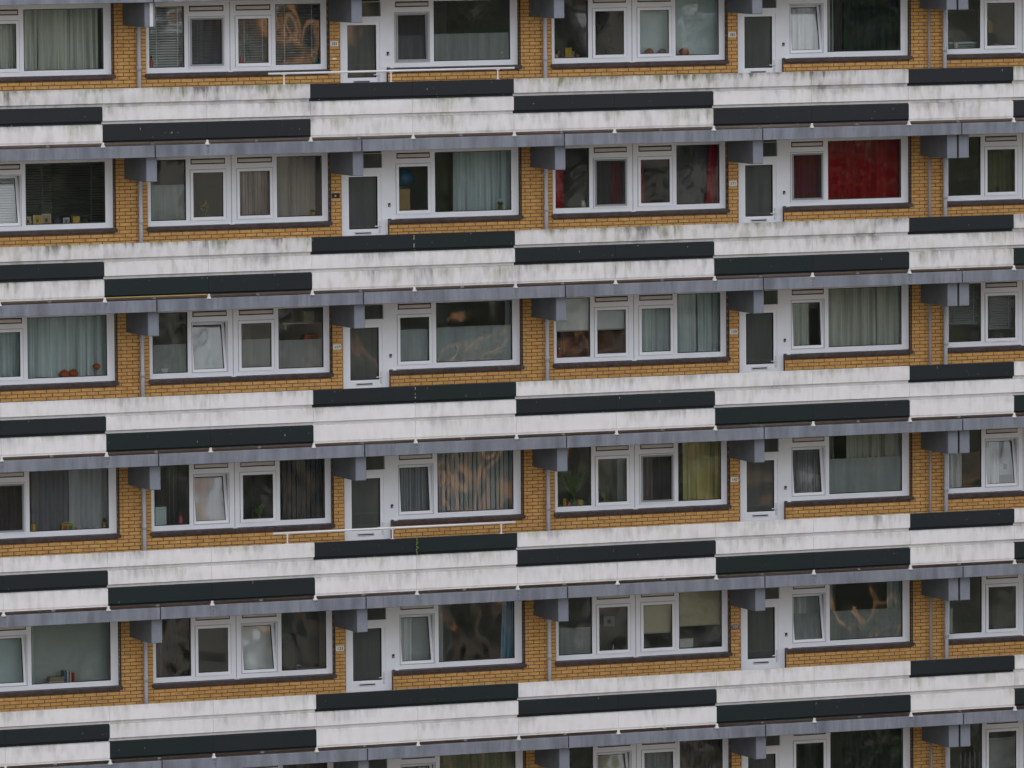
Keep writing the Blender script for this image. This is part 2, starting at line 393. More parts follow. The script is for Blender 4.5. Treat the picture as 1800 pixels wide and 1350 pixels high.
for k in range(-1, NK):
    wm = WHITE[min(max(k, 0), 5)]
    for i, (a, b) in enumerate(zip(UNITS[:-1], UNITS[1:])):
        w_ = b-a-0.004
        if ('core', w_) not in CACHE:
            mb = MB(); mb.box(0, w_, 0.088, 0.135, -0.95, -0.004); mb.box(w_/2-0.03, w_/2+0.03, 0.138, 0.19, -1.03, -0.02)
            CACHE[('core', w_)] = mb.mesh('parapet_panel', WHITE[4])
        pn = part('parapet_panel', CACHE[('core', w_)], (a+0.002, 0, P(k)))
        for j in range(3):
            dark = DARKROW[i] == j
            m = BLACK[0 if k < 1 else (1 if (i*7+k*3) % 3 else 2)] if dark else (wm if j == 0 else WHITE_LOW[min(max(k, 0), 5)])
            key = (round(w_, 4), j, dark, m.name)
            if key not in CACHE: CACHE[key] = board_mesh(w_, j == 0, j == 2, dark, m)
            put('board', CACHE[key], pn, (0, 0, -H*j))
        put('post_foot', ME_FOOT, pn, (-0.0035, -0.006, -1.040))

# ------------------------------------------------------------------ windows
def ring(mb, x0, x1, z0, z1, y0, y1, t, mi=0): mb.plate(x0, x1, z0, z1, y0, y1, [(x0+t, x1-t, z0+t, z1-t)], mi)
ZB, ZT = 0.20, 1.52                      # frame bottom and top above the parapet top
GB, GT = 0.297, 1.412                    # fixed glass
SB, ST = 0.292, 1.212                    # opening sash
A_ = dict(x=(1.33, 4.88), panes=[(1.415, 2.10), (3.877, 4.765)], sash=[(2.185, 2.875), (3.093, 3.79)], split=2.985)
B_ = dict(x=(6.145, 8.68), panes=[(7.005, 8.535)], sash=[(6.232, 6.915)], split=None)
def frame_mesh(T, name):
    x0 = T['x'][0]; mb = MB(); holes = []
    for a, b in T['panes']: holes.append((a-x0, b-x0, GB-ZB, GT-ZB))
    for a, b in T['sash']: holes.append((a-x0+0.012, b-x0-0.012, SB-ZB+0.012, ST-ZB-0.012)); holes.append((a-x0+0.01, b-x0-0.01, 1.312-ZB, 1.418-ZB))
    W = T['x'][1]-x0
    mb.plate(0, W, 0, ZT-ZB, 0, 0.085, [(round(a, 5), round(b, 5), round(c, 5), round(d, 5)) for a, b, c, d in holes])
    if T['split']:
        s = T['split']-x0
        mb.box(s-0.007, s+0.007, -0.0015, 0.0, 0.0, ZT-ZB, 1); mb.box(s-0.045, s+0.045, -0.03, 0.0, -0.03, 0.008)
    else: mb.box(-0.02, 0.05, -0.03, 0.0, -0.03, 0.006)
    for a, b in T['sash']: ring(mb, a-x0-0.010, b-x0+0.010, SB-ZB-0.010, ST-ZB+0.010, -0.0015, 0.0, 0.012, 1)  # thin grey ring paints the shadow gap round each sash
    # glazing beads
    for a, b in T['panes']: ring(mb, a-x0-0.0, b-x0+0.0, GB-ZB, GT-ZB, 0.012, 0.03, 0.014, 2)
    return mb.mesh(name, [M_FRAME, M_SCREEN_GAP, M_RUBBER])
ME_WIN = {'A': frame_mesh(A_, 'window'), 'B': frame_mesh(B_, 'window')}
def pane_mesh(w_, h_, door=0):
    key = ('pane', round(w_, 4), round(h_, 4), door)
    if key not in CACHE:
        mb = MB(); mb.box(0, w_, 0, 0.024, 0, h_, 1, 'f'); mb.quad(((0, 0, 0), (w_, 0, 0), (w_, 0, h_), (0, 0, h_)), 0)
        CACHE[key] = mb.mesh('pane', [(M_GLASS, M_DOORG, M_GLASSS)[door], M_OBSC if door == 1 else M_CLEAR])
    return CACHE[key]
def sash_mesh(w_, h_):
    key = ('sash', round(w_, 4), round(h_, 4))
    if key not in CACHE:
        mb = MB(); ring(mb, 0, w_, 0, h_, -0.012, 0.06, 0.052)
        ring(mb, 0.052, w_-0.052, 0.052, h_-0.052, 0.004, 0.03, 0.010, 1)
        mb.box(-0.004, w_+0.004, -0.022, -0.012, -0.008, 0.012)
        CACHE[key] = mb.mesh('sash', [M_SASH, M_RUBBER])
    return CACHE[key]
def vent_mesh(w_):
    key = ('vent', round(w_, 4))
    if key not in CACHE:
        mb = MB(); h_ = 0.106
        ring(mb, 0, w_, 0, h_, -0.003, 0.05, 0.010, 1); mb.bevbox(0.016, w_-0.016, -0.016, 0.05, 0.020, h_-0.024, 0.008)
        mb.box(0.010, w_-0.010, 0.02, 0.05, 0.010, h_-0.010, 1)
        CACHE[key] = mb.mesh('vent_grille', [M_VENT, M_GAP])
    return CACHE[key]
def sill_mesh(x0, x1, tiled, right):
    mb = MB(); y0 = YW-0.045-YF
    if tiled:
        mb.box(x0, x1, y0+0.006, 0.0, -0.072, -0.012, 1)
        n = int((x1-x0)/0.108); st = (x1-x0)/n
        for i in range(n):
            d = random.uniform(-0.003, 0.003); mb.box(x0+i*st+0.004, x0+(i+1)*st-0.004, y0+d, 0.0, -0.075, -0.008+d)
    else:
        mb.box(x0, x1, y0, 0.0, -0.074, -0.008)
    mb.box(right+0.002, right+0.028, YW-YF-0.008, 0.05, -0.008, ZT-ZB-0.02, 2)
    return mb.mesh('sill', [M_SILL, M_SILLJ, M_RUBBER])
ME_SILL = {('A', t): sill_mesh(-0.03, 3.59, t, 3.55) for t in (0, 1)}
ME_SILL.update({('B', t): sill_mesh(-0.085, 2.58, t, 2.535) for t in (0, 1)})
mb = MB(); mb.box(0.02, 3.53, 0.087, 0.30, 0.045, 0.072); ME_INA = mb.mesh('inner_sill', M_BOARD)
mb = MB(); mb.box(0.02, 2.515, 0.087, 0.30, 0.045, 0.072); ME_INB = mb.mesh('inner_sill', M_BOARD)

TILT = {(0, 'B', 0, 0): 3.5, (0, 'B', 1, 0): 10, (1, 'B', -1, 0): 10, (2, 'A', 0, 0): 10, (3, 'A', 0, 0): 10, (3, 'B', 0, 0): 6, (3, 'B', 1, 0): 7,
        (3, 'A', 2, 0): 9, (4, 'B', -1, 0): 7, (4, 'A', 0, 1): 10, (4, 'B', 0, 0): 10, (4, 'B', 1, 0): 10, (5, 'A', 1, 0): 10, (5, 'B', 0, 0): 10, (2, 'B', 1, 0): 4}
SCREEN = {(0, 'A', 0, 0), (1, 'A', 1, 0), (1, 'B', 1, 0), (3, 'B', -1, 0), (3, 'A', 1, 1), (0, 'B', 0, 0)}
WIN = {}
def window(k, kind, n, label=None):
    T = A_ if kind == 'A' else B_; fx = FLATS[n]; x0 = T['x'][0]
    o = part('window', ME_WIN[kind], (fx+x0, YF, P(k)+ZB), label)
    for a, b in T['panes']:
        put('pane', pane_mesh(b-a+0.01, GT-GB+0.01), o, (a-x0-0.005, YG-YF, GB-ZB-0.005))
    for i, (a, b) in enumerate(T['sash']):
        ang = TILT.get((k, kind, n, i), 0)
        s = put('sash', sash_mesh(b-a, ST-SB), o, (a-x0, 0, SB-ZB), 'sash tilted inwards at the top' if ang else None)
        g = put('pane', pane_mesh(b-a-0.10, ST-SB-0.10, 2), o, (a-x0+0.05, 0.010, SB-ZB+0.05))
        if ang:
            s.rotation_euler = (-math.radians(ang), 0, 0); s.location.y = 0.03
            c_, s_ = math.cos(math.radians(ang)), math.sin(math.radians(ang))
            g.rotation_euler = (-math.radians(ang), 0, 0); g.location = (a-x0+0.05, 0.03+0.010*c_+0.05*s_, SB-ZB+0.05*c_-0.010*s_)
        put('vent_grille', vent_mesh(b-a-0.02), o, (a-x0+0.01, 0, 1.312-ZB))
        if (k, kind, n, i) in SCREEN:
            w_, h_ = b-a, ST-SB
            key = ('scr', round(w_, 3))
            if key not in CACHE:
                mb = MB(); ring(mb, 0.02, w_-0.02, 0.02, h_-0.02, 0, 0.016, 0.03, 0)
                mb.quad(((0.05, 0.008, 0.05), (w_-0.05, 0.008, 0.05), (w_-0.05, 0.008, h_-0.05), (0.05, 0.008, h_-0.05)), 1)
                CACHE[key] = mb.mesh('insect_screen', [M_SCREEN_GAP, M_MESH])
            put('insect_screen', CACHE[key], o, (a-x0, -0.03, SB-ZB))
    put('sill', ME_SILL[(kind, 1 if k in (2, 3) else 0)], o)
    put('inner_sill', ME_INA if kind == 'A' else ME_INB, o)
    WIN[(k, kind, n)] = o
    return o

# doors
M_DOORG = glass_mat('door_glass', (0.9, 0.92, 0.91), 1.6, 0.35); M_OBSC = veil_mat('obscure_glass', (0.23, 0.235, 0.225), 0.12)
def door_parts():
    d = {}
    mb = MB(); mb.plate(0, 0.79, 0, 2.06, 0, 0.055, [(0.15, 0.722, 1.04, 2.01)]); ring(mb, 0.15, 0.722, 1.04, 2.01, 0.012, 0.045, 0.014, 1)
    mb.box(0.10, 0.74, -0.004, 0.0, 0.12, 0.90); d['door'] = mb.mesh('front_door', [M_SASH, M_RUBBER])
    mb = MB(); mb.plate(0, 1.025, 0, 2.56, 0, 0.09, [(0.048, 0.812, 0.03, 2.075), (0.19, 0.835, 2.19, 2.455), (0.942, 1.025, 0.0, 1.245)])
    mb.box(0.838, 0.90, -0.012, 0.0, 2.50, 2.54, 1); mb.box(0.45, 0.80, -0.05, 0.0, 2.468, 2.515, 1); d['frame'] = mb.mesh('door_frame', [M_FRAME, M_GAP])
    mb = MB(); mb.bevbox(0, 0.34, -0.012, 0.0, 0, 0.062, 0.006); mb.box(0.02, 0.32, -0.018, -0.012, 0.022, 0.042, 1); d['letterbox'] = mb.mesh('letterbox', [M_STEEL, M_BLACKP])
    mb = MB(); mb.bevbox(-0.018, 0.018, -0.010, 0, -0.13, 0.10, 0.004); mb.tube([(0, -0.01, 0), (0, -0.05, 0), (-0.115, -0.055, 0.0)], 0.011, 8); mb.lathe([(0.016, 0), (0.016, 0.02)], 10, (0, -0.012, -0.09)); d['handle'] = mb.mesh('door_handle', M_STEEL)
    mb = MB(); mb.bevbox(-0.021, 0.021, -0.024, 0, -0.034, 0.034, 0.005, 0); mb.box(-0.008, 0.008, -0.027, -0.024, -0.022, -0.006, 1); d['bell'] = mb.mesh('doorbell', [M_BLACKP, M_PLATE])
    return d
DP = door_parts()
def text_mesh(s, size):
    cu = bpy.data.curves.new('num', 'FONT'); cu.body = s; cu.size = size; cu.align_x = 'CENTER'; cu.align_y = 'CENTER'; cu.extrude = 0.0012; cu.offset = 0.0012
    t = bpy.data.objects.new('num', cu); COL.objects.link(t)
    dg = bpy.context.evaluated_depsgraph_get(); me = bpy.data.meshes.new_from_object(t.evaluated_get(dg))
    bpy.data.objects.remove(t); me.materials.clear(); me.materials.append(M_INK)
    return me
PLATES = {(0, 0): ('181', 'white'), (0, 1): ('183', 'white'), (1, 0): ('', 'dark'), (1, 1): ('171', 'white'), (2, 0): ('157', 'dots'),
          (2, 1): ('159', 'white'), (3, 1): ('147', 'white'), (4, 0): ('133', 'white'), (4, 1): ('', 'oval')}
def door(k, n):
    fx = FLATS[n]; z0 = P(k)-1.042+0.004
    lab = {(0, 0): 'glazed front door beside number plate 181', (0, 1): 'glazed front door beside number plate 183'}.get((k, n))
    d = part('front_door', DP['door'], (fx+5.145, YF+0.012, z0+0.025), lab)
    put('door_frame', DP['frame'], d, (-0.025, -0.012, -0.025))
    put('pane', pane_mesh(0.58, 0.98, 1), d, (0.146, 0.02, 1.035)); put('transom_pane', pane_mesh(0.655, 0.275, 1), d, (0.16, 0.02, 2.16))
    put('letterbox', DP['letterbox'], d, (0.255, 0, 0.935)); put('door_handle', DP['handle'], d, (0.758, 0, 1.09))
    put('doorbell', DP['bell'], d, (0.945, -0.012, 1.475))
    pl = PLATES.get((k, n))
    if not pl: return d
    s, kind = pl; c = (fx+5.0-(fx+5.145), YW-(YF+0.012), P(k)+0.668-z0-0.025)
    mb = MB()
    if kind == 'oval':
        pr = [(0.0, 0), (0.085, 0), (0.088, 0.008), (0.06, 0.013), (0.0, 0.013)]
        mb.lathe(pr, 24); mb.v = [(x*1.05, -z, y*0.62) for x, y, z in mb.v]
        o = put('number_plate', mb.mesh('number_plate', [mat('plum_enamel', (0.16, 0.10, 0.11), 0.4, 0.1)]), d, c, 'oval dark house number plate')
        mb = MB(); mb.lathe([(0.0, 0), (0.06, 0), (0.06, 0.004), (0, 0.004)], 24); mb.v = [(x*1.05, -z, y*0.55) for x, y, z in mb.v]
        put('number_face', mb.mesh('number_face', M_PLATE), o, (0, -0.011, 0)) if False else None
        t = text_mesh('135', 0.075); put('number_digits', t, d, (c[0], c[1]-0.0155, c[2])).rotation_euler = (math.pi/2, 0, 0)
        t.materials[0] = mat('pale_digits', (0.45, 0.42, 0.42), 0.5, 0.05)
    else:
        dark = kind == 'dark'
        mb.bevbox(-0.078, 0.078, -0.010, 0.0, -0.047, 0.047, 0.004)
        if kind == 'dots':
            for sx in (-0.084, 0.084): mb.box(min(sx, sx*0.9), max(sx, sx*0.9), -0.008, 0, -0.02, 0.02)
        o = put('number_plate', mb.mesh('number_plate', mat('dark_plate', (0.015, 0.022, 0.028), 0.3, 0.1) if dark else M_PLATE), d, c,
                'dark house number plate' if dark else 'white house number plate reading %s' % s)
        if dark:
            mb = MB(); mb.box(-0.015, 0.015, -0.013, -0.010, -0.02, 0.012); put('plate_screw', mb.mesh('plate_screw', mat('pale_digits', (0.45, 0.42, 0.42), 0.5, 0.05)), d, (c[0]-0.008, c[1], c[2]))
        else:
            t = text_mesh(s if kind != 'dots' else '\u2022%s\u2022' % s, 0.082 if kind != 'dots' else 0.07)
            q = put('number_digits', t, d, (c[0], c[1]-0.0125, c[2]-0.002)); q.rotation_euler = (math.pi/2, 0, 0)
    if (k, n) == (0, 0):
        mb = MB(); mb.bevbox(-0.04, 0.04, -0.006, 0, -0.016, 0.016, 0.003); put('name_plate', mb.mesh('name_plate', M_PLATE), d, (c[0], c[1], c[2]-0.275), 'small white name plate under the number')
    return d

for k in range(NK):
    for n in FLATS:
        if n >= 0: window(k, 'A', n)
        if n < 2: window(k, 'B', n); door(k, n)

# ------------------------------------------------------------------ brickwork
CRS, LEN = 2.8/42, 0.2222
bricks = []
for k in range(NK):
    z0, z1 = P(k)-1.042, P(k)+1.543
    holes = []
    for n, fx in FLATS.items():
        if n >= 0: holes.append((fx+1.33, fx+4.88, P(k)+ZB-0.072, z1))
        if n < 2: holes += [(fx+6.06, fx+8.68, P(k)+ZB-0.072, z1), (fx+5.12, fx+6.06, z0, z1)]
    hx = []
    for a, b, c, d in holes: hx.append((round(a, 5), round(b, 5), round(c, 5), round(d, 5)))
    mb = MB(); mb.plate(X0, X1, round(z0, 5), round(z1, 5), YW+0.011, YW+0.30, hx)
    wall = part('brick_wall', mb.mesh('brick_wall', M_MORTAR))
    nrow = int(round((z1-z0)/CRS)); z = z0
    for r in range(12, nrow+1):
        zb, zt2 = z0+r*CRS+0.0072, min(z0+(r+1)*CRS-0.0072, z1)
        if zt2-zb < 0.02: continue
        zm = (zb+zt2)/2
        segs = [(X0, X1)]
        for a, b, c, d in hx:
            if c-0.03 < zm < d:
                ns = []
                for s0, s1 in segs:
                    if b <= s0 or a >= s1: ns.append((s0, s1)); continue
                    if a > s0: ns.append((s0, a))
                    if b < s1: ns.append((b, s1))
                segs = ns
        rr = random.Random(k*1000+r)
        for s0, s1 in segs:
            x = math.floor((s0+8)/LEN)*LEN-8-(LEN/2 if r % 2 else 0)
            while x < s1:
                xa, xb = max(x+0.008, s0), min(x+LEN-0.008, s1)
                if xb-xa > 0.03: bricks.append((k, wall, xa, xb, zb, zt2, r))
                x += LEN
def vis(b):
    k, wl_, xa, xb, zb, zt2, r = b
    if xb-xa < 0.2: return 1e9
    zr = zb-P(k)
    if zr < 0.02 or zr > 0.95 or xa < -1.3: return 1e9
    for n in FLATS:
        if abs((xa+xb)/2-(FLATS[n]+1.17)) < 0.16: return 1e9                  # behind the downpipe
    return (xa+46)**2+132**2+(zb-11.6)**2
order = sorted(bricks, key=vis); single = set(id(b) for b in order[:300] if vis(b) < 1e8)
BM = {}
stuff = MB()
for b in bricks:
    k, wall, xa, xb, zb, zt2, r = b
    d = random.uniform(-0.002, 0.003)
    if id(b) in single:
        key = (round(xb-xa, 3), round(zt2-zb, 3))
        if key not in BM:
            mb = MB(); mb.box(-(xb-xa)/2, (xb-xa)/2, 0, 0.05, 0, zt2-zb); BM[key] = mb.mesh('brick', M_BRICK)
        put('brick', BM[key], wall, ((xa+xb)/2, YW+d, zb))
    else:
        stuff.box(xa, xb, YW+d, YW+0.05, zb, zt2, 0, 'b')
o = part('brick', stuff.mesh('brick', M_BRICK)); o['kind'] = 'stuff'

# ------------------------------------------------------------------ pipes, rails
for k in range(NK):
    zl, zh = P(k)-1.042, P(k)+1.54
    for n in (0, 1, 2):
        x = FLATS[n]+1.165 if n < 2 else 17.40
        mb = MB(); mb.tube([(0, 0, 0), (0, 0, zh-zl)], 0.037, 14); mb.lathe([(0.044, 0), (0.044, 0.10)], 14, (0, 0, 1.30)); mb.box(-0.05, 0.05, 0.0, 0.06, 2.0, 2.03)
        part('downpipe', mb.mesh('downpipe', M_PIPE, True), (x, 1.285, zl))
    mb = MB(); mb.tube([(0, 0, 0), (0, 0, zh-zl)], 0.025, 12); mb.box(-0.035, 0.035, 0.0, 0.04, 0.6, 0.63); mb.box(-0.035, 0.035, 0.0, 0.04, 1.8, 1.83)
    part('conduit', mb.mesh('conduit', M_PIPE2, True), (17.075, 1.30, zl))
def grab_rail(k, xa, xb, posts):
    mb = MB(); mb.tube([(0, 0, 0), (xb-xa, 0, 0)], 0.021, 12)
    o = part('grab_rail', mb.mesh('grab_rail', M_RAIL, True), (xa, 0.06, P(k)+0.20))
    for px in posts:
        mb = MB(); mb.tube([(0, 0, 0), (0, 0, 0.18)], 0.014, 8); mb.box(-0.04, 0.04, -0.02, 0.02, 0.172, 0.18); mb.box(-0.03, 0.03, -0.03, 0.03, -0.004, 0.006)
        put('rail_post', mb.mesh('rail_post', mat('post_paint', (0.62, 0.55, 0.52), 0.5, 0.08)), o, (px-xa, 0, -0.198))
mb = MB(); mb.box(0.02, 1.96, -0.019, -0.0145, -0.976, -0.963)
part('yellow_strip', mb.mesh('yellow_strip', mat('ochre_paint', (0.42, 0.27, 0.06), 0.6, 0.2)), (0, 0, P(1)))
mb = MB(); mb.bevbox(-0.01, 0.055, -0.012, 0, 0.01, 0.44, 0.004)
part('bracket_trim', mb.mesh('bracket_trim', M_RAIL), (0.985, 0.149, P(-1)-1.711))
for k in (1, 2):
    r_ = random.Random(k); mb = MB()
    for i in range(9):
        z = -0.01-r_.uniform(0, 0.30); h_ = r_.uniform(0.006, 0.03); mb.box(-0.006+r_.uniform(-.004, .004), 0.006, -0.008, 0.0, z-h_, z)
    part('joint_sealant', mb.mesh('joint_sealant', mat('old_sealant', (0.34, 0.31, 0.22), 0.9, 0.3, 30)), (6.01, -0.002, P(k)))
grab_rail(0, 3.22, 8.05, (3.52, 5.61, 7.72))
grab_rail(3, 3.22, 8.0, (3.50, 5.56, 7.72))

# ------------------------------------------------------------------ things behind the glass
SLOT = {'a1': (1.415, 2.10), 's1': (2.235, 2.825), 's2': (3.143, 3.74), 'a2': (3.877, 4.765), 's': (6.282, 6.865), 'b': (7.005, 8.535)}
def wx(n, slot, u, y):
    a, b = SLOT[slot]; return FLATS[n]+a+u*(b-a)+0.40*(y-YG)
YC, YB, YI = 1.68, 1.66, 1.575
def weave(name, col):
    """light curtain cloth that thins out in upright streaks"""
    if name in MATS: return MATS[name]
    m = bpy.data.materials.new(name); n, l = nodes_of(m); n.remove(n['Principled BSDF'])
    df = n.new('ShaderNodeBsdfDiffuse'); df.inputs['Color'].default_value = (*col, 1)
    tr = n.new('ShaderNodeBsdfTransparent'); b = n.new('ShaderNodeMixShader')
    v = noise_at(n, l, (15, 15, 0.35), 1.0, 2); v2 = noise_at(n, l, (4, 4, 0.3), 1.0, 2, (3, 3, 1))
    l.new(mathn(n, l, 'MULTIPLY', ramp(n, l, v, 0.38, 0.68, 0.0, 0.60), ramp(n, l, v2, 0.3, 0.65, 0.1, 1.0)), b.inputs['Fac'])
    l.new(df.outputs[0], b.inputs[1]); l.new(tr.outputs[0], b.inputs[2]); l.new(b.outputs[0], n['Material Output'].inputs['Surface'])
    MATS[name] = m
    return m
def cloth(name, col, see=0.0, rough=0.9):
    if max(col) > 0.5: return weave(name, col)
    if see: return veil_mat(name, col, see)
    if name not in MATS:
        m = mat(name, col, rough, 0.10, 1.0, 0.15, 300, spec=0.15, stretch=(8, 8, 0.6))
    return MATS[name]
def curtain(k, n, s0, u0, s1, u1, m, label, wl=0.11, amp=0.042, top=1.46, bot=0.14, lean=(0, 0), seed=0, y=YC):
    xa, xb = wx(n, s0, u0, y), wx(n, s1, u1, y); r = random.Random(seed*17+k*101+n*7+int(u0*50)); w_ = xb-xa
    nx = max(12, int(w_/wl*7)); zs = [bot, bot+(top-bot)*0.35, bot+(top-bot)*0.7, top]
    ph = [r.uniform(0, 6.28) for _ in range(4)]; mb = MB()
    for j, z in enumerate(zs):
        t = (z-bot)/(top-bot)
        for i in range(nx+1):
            u = i/nx; a = u*w_/wl*2*math.pi+0.9*math.sin(u*w_*5+ph[0])+0.6*math.sin(u*w_*11+ph[1])
            d = amp*(math.sin(a)+0.45*math.sin(a*0.53+ph[2])+0.25*math.sin(2.1*a+ph[3]))*(1.0-0.35*t)
            l = lean[0]*(1-t)*(1-u)+lean[1]*(1-t)*u
            mb.v.append((u*w_+l+0.006*math.sin(a*1.7+3*t), d, z))
    for j in range(len(zs)-1):
        for i in range(nx):
            b = j*(nx+1)+i; mb.f.append((b, b+1, b+nx+2, b+nx+1)); mb.m.append(0)
    o = put('curtain', mb.mesh('curtain', m, True), None, (xa, y, P(k)))
    return thing(o, label, 'curtain', 'curtains hung behind the windows')
def venetian(k, n, s0, u0, s1, u1, z0, z1, m, label, tilt=35, y=YB):
    xa, xb = wx(n, s0, u0, y), wx(n, s1, u1, y); w_ = xb-xa
    mb = MB(); mb.box(0, w_, -0.018, 0.018, -0.035, 0); o = put('venetian_blind', mb.mesh('venetian_blind', m), None, (xa, y, P(k)+z1))
    thing(o, label, 'blind', 'slatted blinds behind the windows')
    mb = MB(); h = z1-z0; c, s_ = 0.024*math.cos(math.radians(tilt)), 0.024*math.sin(math.radians(tilt)); nn = int(h/0.046)
    for i in range(1, nn):
        z = -0.03-i*(h-0.03)/nn; mb.quad(((0.004, -c, z-s_), (w_-0.004, -c, z-s_), (w_-0.004, c, z+s_), (0.004, c, z+s_)))
        mb.quad(((0.004, -c, z-s_-0.002), (0.004, c, z+s_-0.002), (w_-0.004, c, z+s_-0.002), (w_-0.004, -c, z-s_-0.002)))
    q = put('slats', mb.mesh('slats', m), o); q['kind'] = 'stuff'
    mb = MB(); mb.box(0, w_, -0.012, 0.012, -h, -h+0.018)
    for f in (0.2, 0.8): mb.box(w_*f-0.008, w_*f+0.008, -0.021, -0.019, -h, 0)
    put('bottom_rail', mb.mesh('bottom_rail', m), o)
    return o
def vertical_blind(k, n, s0, u0, s1, u1, m, label, ang=40, step=0.105, sw=0.10, y=1.72, top=1.46, bot=0.20, skip=()):
    xa, xb = wx(n, s0, u0, y), wx(n, s1, u1, y); w_ = xb-xa
    mb = MB(); mb.box(0, w_, -0.02, 0.02, top-0.03, top); o = put('vertical_blind', mb.mesh('vertical_blind', m), None, (xa, y, P(k)))
    thing(o, label, 'blind', 'vertical strip blinds')
    mb = MB(); i = 0; x = step/2; r = random.Random(k*9+n)
    while x < w_:
        if i not in skip:
            a = math.radians(ang+r.uniform(-7, 7)); c, s_ = sw/2*math.cos(a), sw/2*math.sin(a)
            mb.quad(((x-c, -s_, bot), (x, 0.008, bot), (x, 0.008, top-0.03), (x-c, -s_, top-0.03))); mb.quad(((x, 0.008, bot), (x+c, s_, bot), (x+c, s_, top-0.03), (x, 0.008, top-0.03)))
        x += step; i += 1
    q = put('strips', mb.mesh('strips', m), o); q['kind'] = 'stuff'
    return o
def roller(k, n, s0, u0, s1, u1, z0, m, label, z1=1.46, y=1.56):
    xa, xb = wx(n, s0, u0, y), wx(n, s1, u1, y); w_ = xb-xa
    mb = MB(); mb.box(0, w_, -0.001, 0.001, z0, z1-0.03)
    o = put('roller_blind', mb.mesh('roller_blind', m), None, (xa, y, P(k))); thing(o, label, 'blind')
    mb = MB(); mb.box(-0.002, w_+0.002, -0.008, 0.008, z0-0.022, z0); put('bottom_bar', mb.mesh('bottom_bar', M_BOARD), o)
    mb = MB(); mb.tube([(0, 0.012, z1-0.01), (w_, 0.012, z1-0.01)], 0.022, 10); put('roller', mb.mesh('roller', m), o)
    return o
def film(k, kind, n, slot, z1, m=None, z0=None):
    """frosted foil stuck to the inside of a pane"""
    win = WIN[(k, kind, n)]; T = A_ if kind == 'A' else B_; a, b = SLOT[slot]; sash = slot[0] == 's'
    key = (k, kind, n, {'s1': 0, 's2': 1, 's': 0}.get(slot, -1)); ang = math.radians(TILT.get(key, 0)) if sash else 0
    zb = (SB+0.052) if sash else GB; mb = MB(); mb.box(a-T['x'][0]-0.008, b-T['x'][0]+0.008, 0, 0.002, 0, z1-zb+0.004)
    o = put('frosted_foil', mb.mesh('frosted_foil', m or M_FILM), win, (0, 0.066, zb-ZB-0.004))
    if ang: o.rotation_euler = (-ang, 0, 0); o.location = (0, 0.075+0.03*math.cos(ang), zb-ZB-0.004-0.02)
    return o

def item(name, k, n, slot, u, label, cat, y=YI, dz=0.0):
    o = empty(name, (wx(n, slot, u, y), y, P(k)+ZB+0.0725+dz)); thing(o, label, cat); return o
def paint(name, col, rough=0.4): return mat(name, col, rough, 0.06, 8.0)
RED, ORANGE, YEL = paint('red_gloss', (0.42, 0.02, 0.03)), paint('orange_skin', (0.42, 0.085, 0.02)), paint('yellow_gloss', (0.55, 0.36, 0.03))
WHT, TEAL, GRN = paint('white_china', (0.62, 0.62, 0.60), 0.3), paint('teal_glaze', (0.05, 0.20, 0.20)), mat('plant_leaf', (0.06, 0.13, 0.04), 0.5, 0.3, 20)
TERRA, TAN, BLU, PINK = paint('terracotta', (0.32, 0.15, 0.08)), paint('tan_card', (0.40, 0.27, 0.12)), paint('blue_paint', (0.03, 0.12, 0.26)), paint('pink_plastic', (0.55, 0.10, 0.20))
DKW, PALE, GREYP, BRASS = paint('dark_wood', (0.05, 0.03, 0.02)), paint('cream_paper', (0.55, 0.50, 0.38)), paint('grey_card', (0.30, 0.31, 0.31)), paint('brass', (0.35, 0.22, 0.06))
NAVY = paint('navy_card', (0.03, 0.04, 0.08)); BLK = M_BLACKP
def lat(o, name, prof, m, seg=16, c=(0, 0, 0), **kw):
    mb = MB(); mb.lathe(prof, seg, c, **kw); return put(name, mb.mesh(name, m, True), o)
def bxp(o, name, a, m, rz=0):
    mb = MB(); mb.bevbox(*a, 0.003); q = put(name, mb.mesh(name, m), o); q.rotation_euler.z = rz; return q
def bottle(k, n, s, u, label, m, capm, h=0.2, r=0.032):
    o = item('bottle', k, n, s, u, label, 'bottle')
    lat(o, 'body', [(r*0.9, 0), (r, 0.01), (r, h*0.52), (r*0.85, h*0.62), (r*0.36, h*0.76), (r*0.33, h*0.88)], m); lat(o, 'cap', [(r*0.42, h*0.86), (r*0.42, h*0.98), (r*0.3, h)], capm)
def vase(k, n, s, u, label, m, h=0.14, r0=0.03, r1=0.06, cat='vase', y=YI):
    o = item(cat.split()[-1], k, n, s, u, label, cat, y)
    lat(o, 'body', [(r0, 0), (r0*1.08, 0.008), (r0+(r1-r0)*0.3, h*0.35), (r1*0.98, h*0.92), (r1, h), (r1*0.9, h), (r1*0.82, h*0.85), (r0*0.6, h*0.2)], m); return o
def pumpkin(k, n, s, u, label, m, r=0.07, y=YI):
    o = item('pumpkin', k, n, s, u, label, 'pumpkin', y)
    pr = [(r*0.25, 0.0)]+[(r*math.sin(t), r*0.86*(1-math.cos(t))) for t in [0.5+i*0.28 for i in range(9)]]+[(r*0.1, r*1.62)]
    lat(o, 'rind', pr, m, 32, rib=8, ribamp=0.06); lat(o, 'stalk', [(r*0.12, r*1.6), (r*0.08, r*1.85)], DKW, 8)
def ball(k, n, s, u, label, m, r=0.07):
    o = item('ball', k, n, s, u, label, 'ball')
    lat(o, 'skin', [(r*math.sin(t)+0.0005, r*(1-math.cos(t))) for t in [i*math.pi/12 for i in range(13)]], m, 24)
    mb = MB(); mb.lathe([(r*1.005*math.cos(t), r+r*1.005*math.sin(t)) for t in (-0.05, 0.05)], 24); put('seam', mb.mesh('seam', DKW), o)
